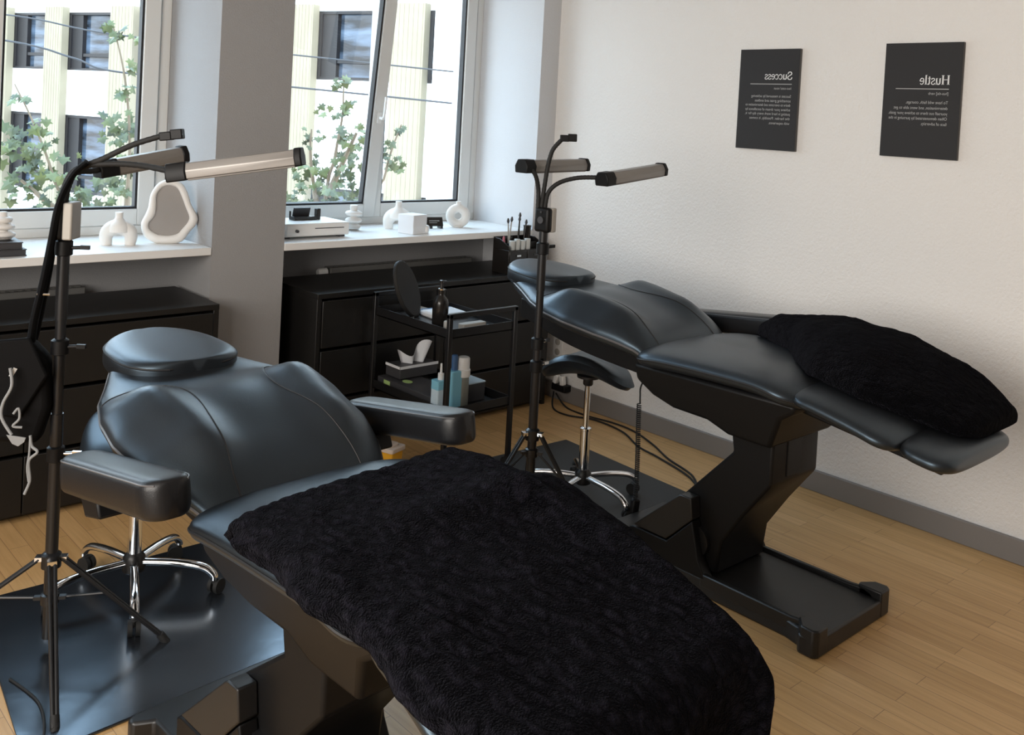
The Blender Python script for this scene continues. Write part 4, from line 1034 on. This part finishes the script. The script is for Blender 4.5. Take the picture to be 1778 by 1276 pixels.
def leaf(bm, c, size, nrm, roll, mi=1):
    q = nrm.to_track_quat('Z', 'Y').to_matrix() @ Matrix.Rotation(roll, 3, 'Z')
    sh = [(0, -.45), (.10, -.12), (.42, -.22), (.36, .02), (.56, .20), (.26, .22), (.20, .36), (0, .62), (-.20, .36), (-.26, .22), (-.56, .20), (-.36, .02), (-.42, -.22), (-.10, -.12)]
    cv = bm.verts.new(c + q @ Vector((0, .05, .0)) * size)
    vs = [bm.verts.new(c + q @ Vector((x, y, -.16 * abs(x) - .08 * abs(y - .05))) * size) for x, y in sh]
    for k in range(len(vs)): bm.faces.new((cv, vs[k], vs[(k + 1) % len(vs)])).material_index = 0
def sapling(label, foot, stems, clusters, size):
    t = thing('maple_tree', label, 'tree', foot, 0, 'maple saplings outside the windows'); f = Vector(foot)
    bm = new()
    for s in stems:
        pts = spline([Vector(p) - f for p in s], 6); n = len(pts); tube(bm, pts, [.028 - .024 * k / n if k < n * .3 else .018 - .014 * k / n for k in range(n)], 6)
    obj('trunk', bm, M['stem'], t)
    bm = new(); R = random.Random(len(label) * 13)
    for c, rad, n in clusters:
        for k in range(int(n * 1.35)):
            p = Vector(c) - f + Vector((R.gauss(0, rad), R.gauss(0, rad), R.gauss(0, rad * .8)))
            nr = Vector((R.uniform(-.9, .2), R.uniform(-1.1, -.1), R.uniform(-.1, 1.0))).normalized()
            leaf(bm, p, size * R.uniform(.38, .82), nr, R.uniform(-.9, .9) + PI)
    obj('foliage', bm, M['leaf'], t, smooth=False)
    return t
sapling('maple sapling with spreading leaves low behind the left end of the sill with the books', (2.5, 7.5, -4),
        [[(2.5, 7.5, -4), (2.45, 7.5, .3), (2.31, 7.62, 1.0), (2.19, 7.74, 1.41), (2.07, 7.86, 1.72)], [(2.45, 7.5, .3), (2.45, 7.48, .95)], [(2.36, 7.56, .75), (2.12, 7.78, 1.0)]],
        [((2.31, 7.62, 1.02), .10, 16), ((2.19, 7.74, 1.22), .10, 20), ((2.06, 7.85, 1.32), .07, 14), ((2.07, 7.86, 1.62), .045, 5), ((2.13, 7.77, .95), .09, 16), ((2.44, 7.5, .88), .10, 22), ((2.36, 7.56, .72), .12, 14), ((2.22, 7.7, 1.42), .06, 6), ((2.55, 7.42, .80), .09, 14)], .145)
sapling('tall slim maple shoot with leaves up the edge of the glass above the arch vase', (2.75, 7.2, -4),
        [[(2.75, 7.2, -4), (2.72, 7.25, .5), (2.72, 7.25, 1.31), (2.68, 7.31, 1.83), (2.61, 7.39, 2.2)]],
        [((2.61, 7.39, 2.16), .05, 8), ((2.74, 7.28, 2.12), .03, 3), ((2.69, 7.30, 1.74), .05, 8), ((2.62, 7.34, 1.42), .07, 14), ((2.72, 7.26, 1.42), .07, 16), ((2.70, 7.26, 1.18), .07, 16), ((2.66, 7.3, .98), .09, 18), ((2.75, 7.24, 1.9), .03, 3)], .13)
sapling('maple sapling with a leafy pointed tip behind the tilted sash', (3.75, 6.3, -4),
        [[(3.75, 6.3, -4), (3.80, 6.25, .5), (3.86, 6.2, 1.31), (3.90, 6.19, 1.62), (3.90, 6.20, 1.92)], [(3.8, 6.25, .7), (3.73, 6.33, 1.26), (3.73, 6.34, 1.5)], [(3.82, 6.22, 1.0), (3.98, 6.11, 1.49)]],
        [((3.90, 6.20, 1.87), .03, 6), ((3.90, 6.18, 1.66), .045, 8), ((3.84, 6.25, 1.62), .04, 4), ((3.73, 6.34, 1.46), .045, 6), ((3.73, 6.33, 1.18), .08, 18), ((3.92, 6.15, 1.36), .08, 16), ((3.97, 6.12, 1.5), .05, 8), ((3.89, 6.18, 1.16), .10, 26), ((3.70, 6.35, .98), .08, 20), ((3.85, 6.22, .95), .10, 26), ((3.96, 6.14, 1.0), .08, 16)], .115)
sapling('thin maple twig behind the window handle of the two-sash window', (4.1, 5.98, -4),
        [[(4.1, 5.98, -4), (4.10, 5.98, .5), (4.15, 5.95, 1.2), (4.23, 5.89, 1.57)]],
        [((4.22, 5.90, 1.54), .02, 4), ((4.18, 5.93, 1.42), .03, 4), ((4.20, 5.91, 1.28), .045, 12), ((4.14, 5.95, 1.33), .03, 4)], .10)
cable('overhead_cable', [(1.0, 15.5, 2.72), (3.3, 13.28, 2.62), (4.37, 12.29, 2.44), (6.6, 10.2, 2.26), (9, 8.0, 2.1)], .010, 'upper overhead cable crossing behind the windows', 'wire')
cable('overhead_cable', [(1.0, 15.4, 2.55), (3.3, 13.26, 2.30), (3.98, 12.63, 2.12), (4.43, 12.21, 1.97), (6.03, 10.76, 1.90), (9, 8.0, 1.7)], .012, 'lower overhead cable sagging behind the windows', 'wire')

# ------------------------------------------------------------------ light
w = bpy.data.worlds.new('overcast_sky'); S.world = w; w.use_nodes = True
nt = w.node_tree; nt.nodes.clear()
o = nt.nodes.new('ShaderNodeOutputWorld'); bg = nt.nodes.new('ShaderNodeBackground')
tc = nt.nodes.new('ShaderNodeTexCoord'); sx = nt.nodes.new('ShaderNodeSeparateXYZ'); rp = nt.nodes.new('ShaderNodeValToRGB')
rp.color_ramp.elements[0].position = .0; rp.color_ramp.elements[0].color = (.55, .55, .54, 1)
rp.color_ramp.elements[1].position = .5; rp.color_ramp.elements[1].color = (.60, .80, 1.0, 1)
nt.links.new(tc.outputs['Generated'], sx.inputs[0]); nt.links.new(sx.outputs['Z'], rp.inputs[0]); nt.links.new(rp.outputs[0], bg.inputs['Color'])
bg.inputs['Strength'].default_value = 1.0
nt.links.new(bg.outputs[0], o.inputs[0])

def area(name, loc, rot, sx_, sy_, energy, col):
    l = bpy.data.lights.new(name, 'AREA'); l.shape = 'RECTANGLE'; l.size = sx_; l.size_y = sy_; l.energy = energy; l.color = col
    ob = bpy.data.objects.new(name, l); COL.objects.link(ob); ob.location = loc; ob.rotation_euler = rot; return ob
for i, (a, b) in enumerate(OPEN):
    p = area('window_portal', ((a + b) / 2, 4.90, 1.87), (math.radians(90), 0, 0), b - a, 1.75, 1, (1, 1, 1))
    p.rotation_euler = (math.radians(-90), 0, 0)
    p.data.cycles.is_portal = True
# warm fill light added at the unseen west wall, brightens the poster wall
area('side_fill_light', (-1.85, .9, 1.9), (0, math.radians(-90), 0), 1.6, 3.2, 22, (1.0, .94, .87))

# ------------------------------------------------------------------ camera
cam = bpy.data.cameras.new('camera'); co = bpy.data.objects.new('camera', cam); COL.objects.link(co)
yaw, pit, rol = (math.radians(v) for v in (42.341, -1.644, 3.057))
F = Vector((math.sin(yaw) * math.cos(pit), math.cos(yaw) * math.cos(pit), math.sin(pit)))
R0 = F.cross(Vector((0, 0, 1))).normalized(); U0 = R0.cross(F)
r2 = R0 * math.cos(rol) + U0 * math.sin(rol); u2 = -R0 * math.sin(rol) + U0 * math.cos(rol)
co.matrix_world = Matrix(((r2.x, u2.x, -F.x, 0), (r2.y, u2.y, -F.y, 0), (r2.z, u2.z, -F.z, 1.67), (0, 0, 0, 1)))
cam.sensor_width = 36; cam.lens = 1660.5 / 1778 * 36; cam.shift_y = -(638 - 251.1) / 1778; cam.clip_start = .05; cam.clip_end = 200
S.camera = co
S.view_settings.view_transform = 'Standard'; S.view_settings.look = 'None'
S.view_settings.exposure = 3.15
S.cycles.max_bounces = 10; S.cycles.diffuse_bounces = 6; S.cycles.transparent_max_bounces = 12
S.cycles.use_denoising = True
S.cycles.sample_clamp_indirect = 8
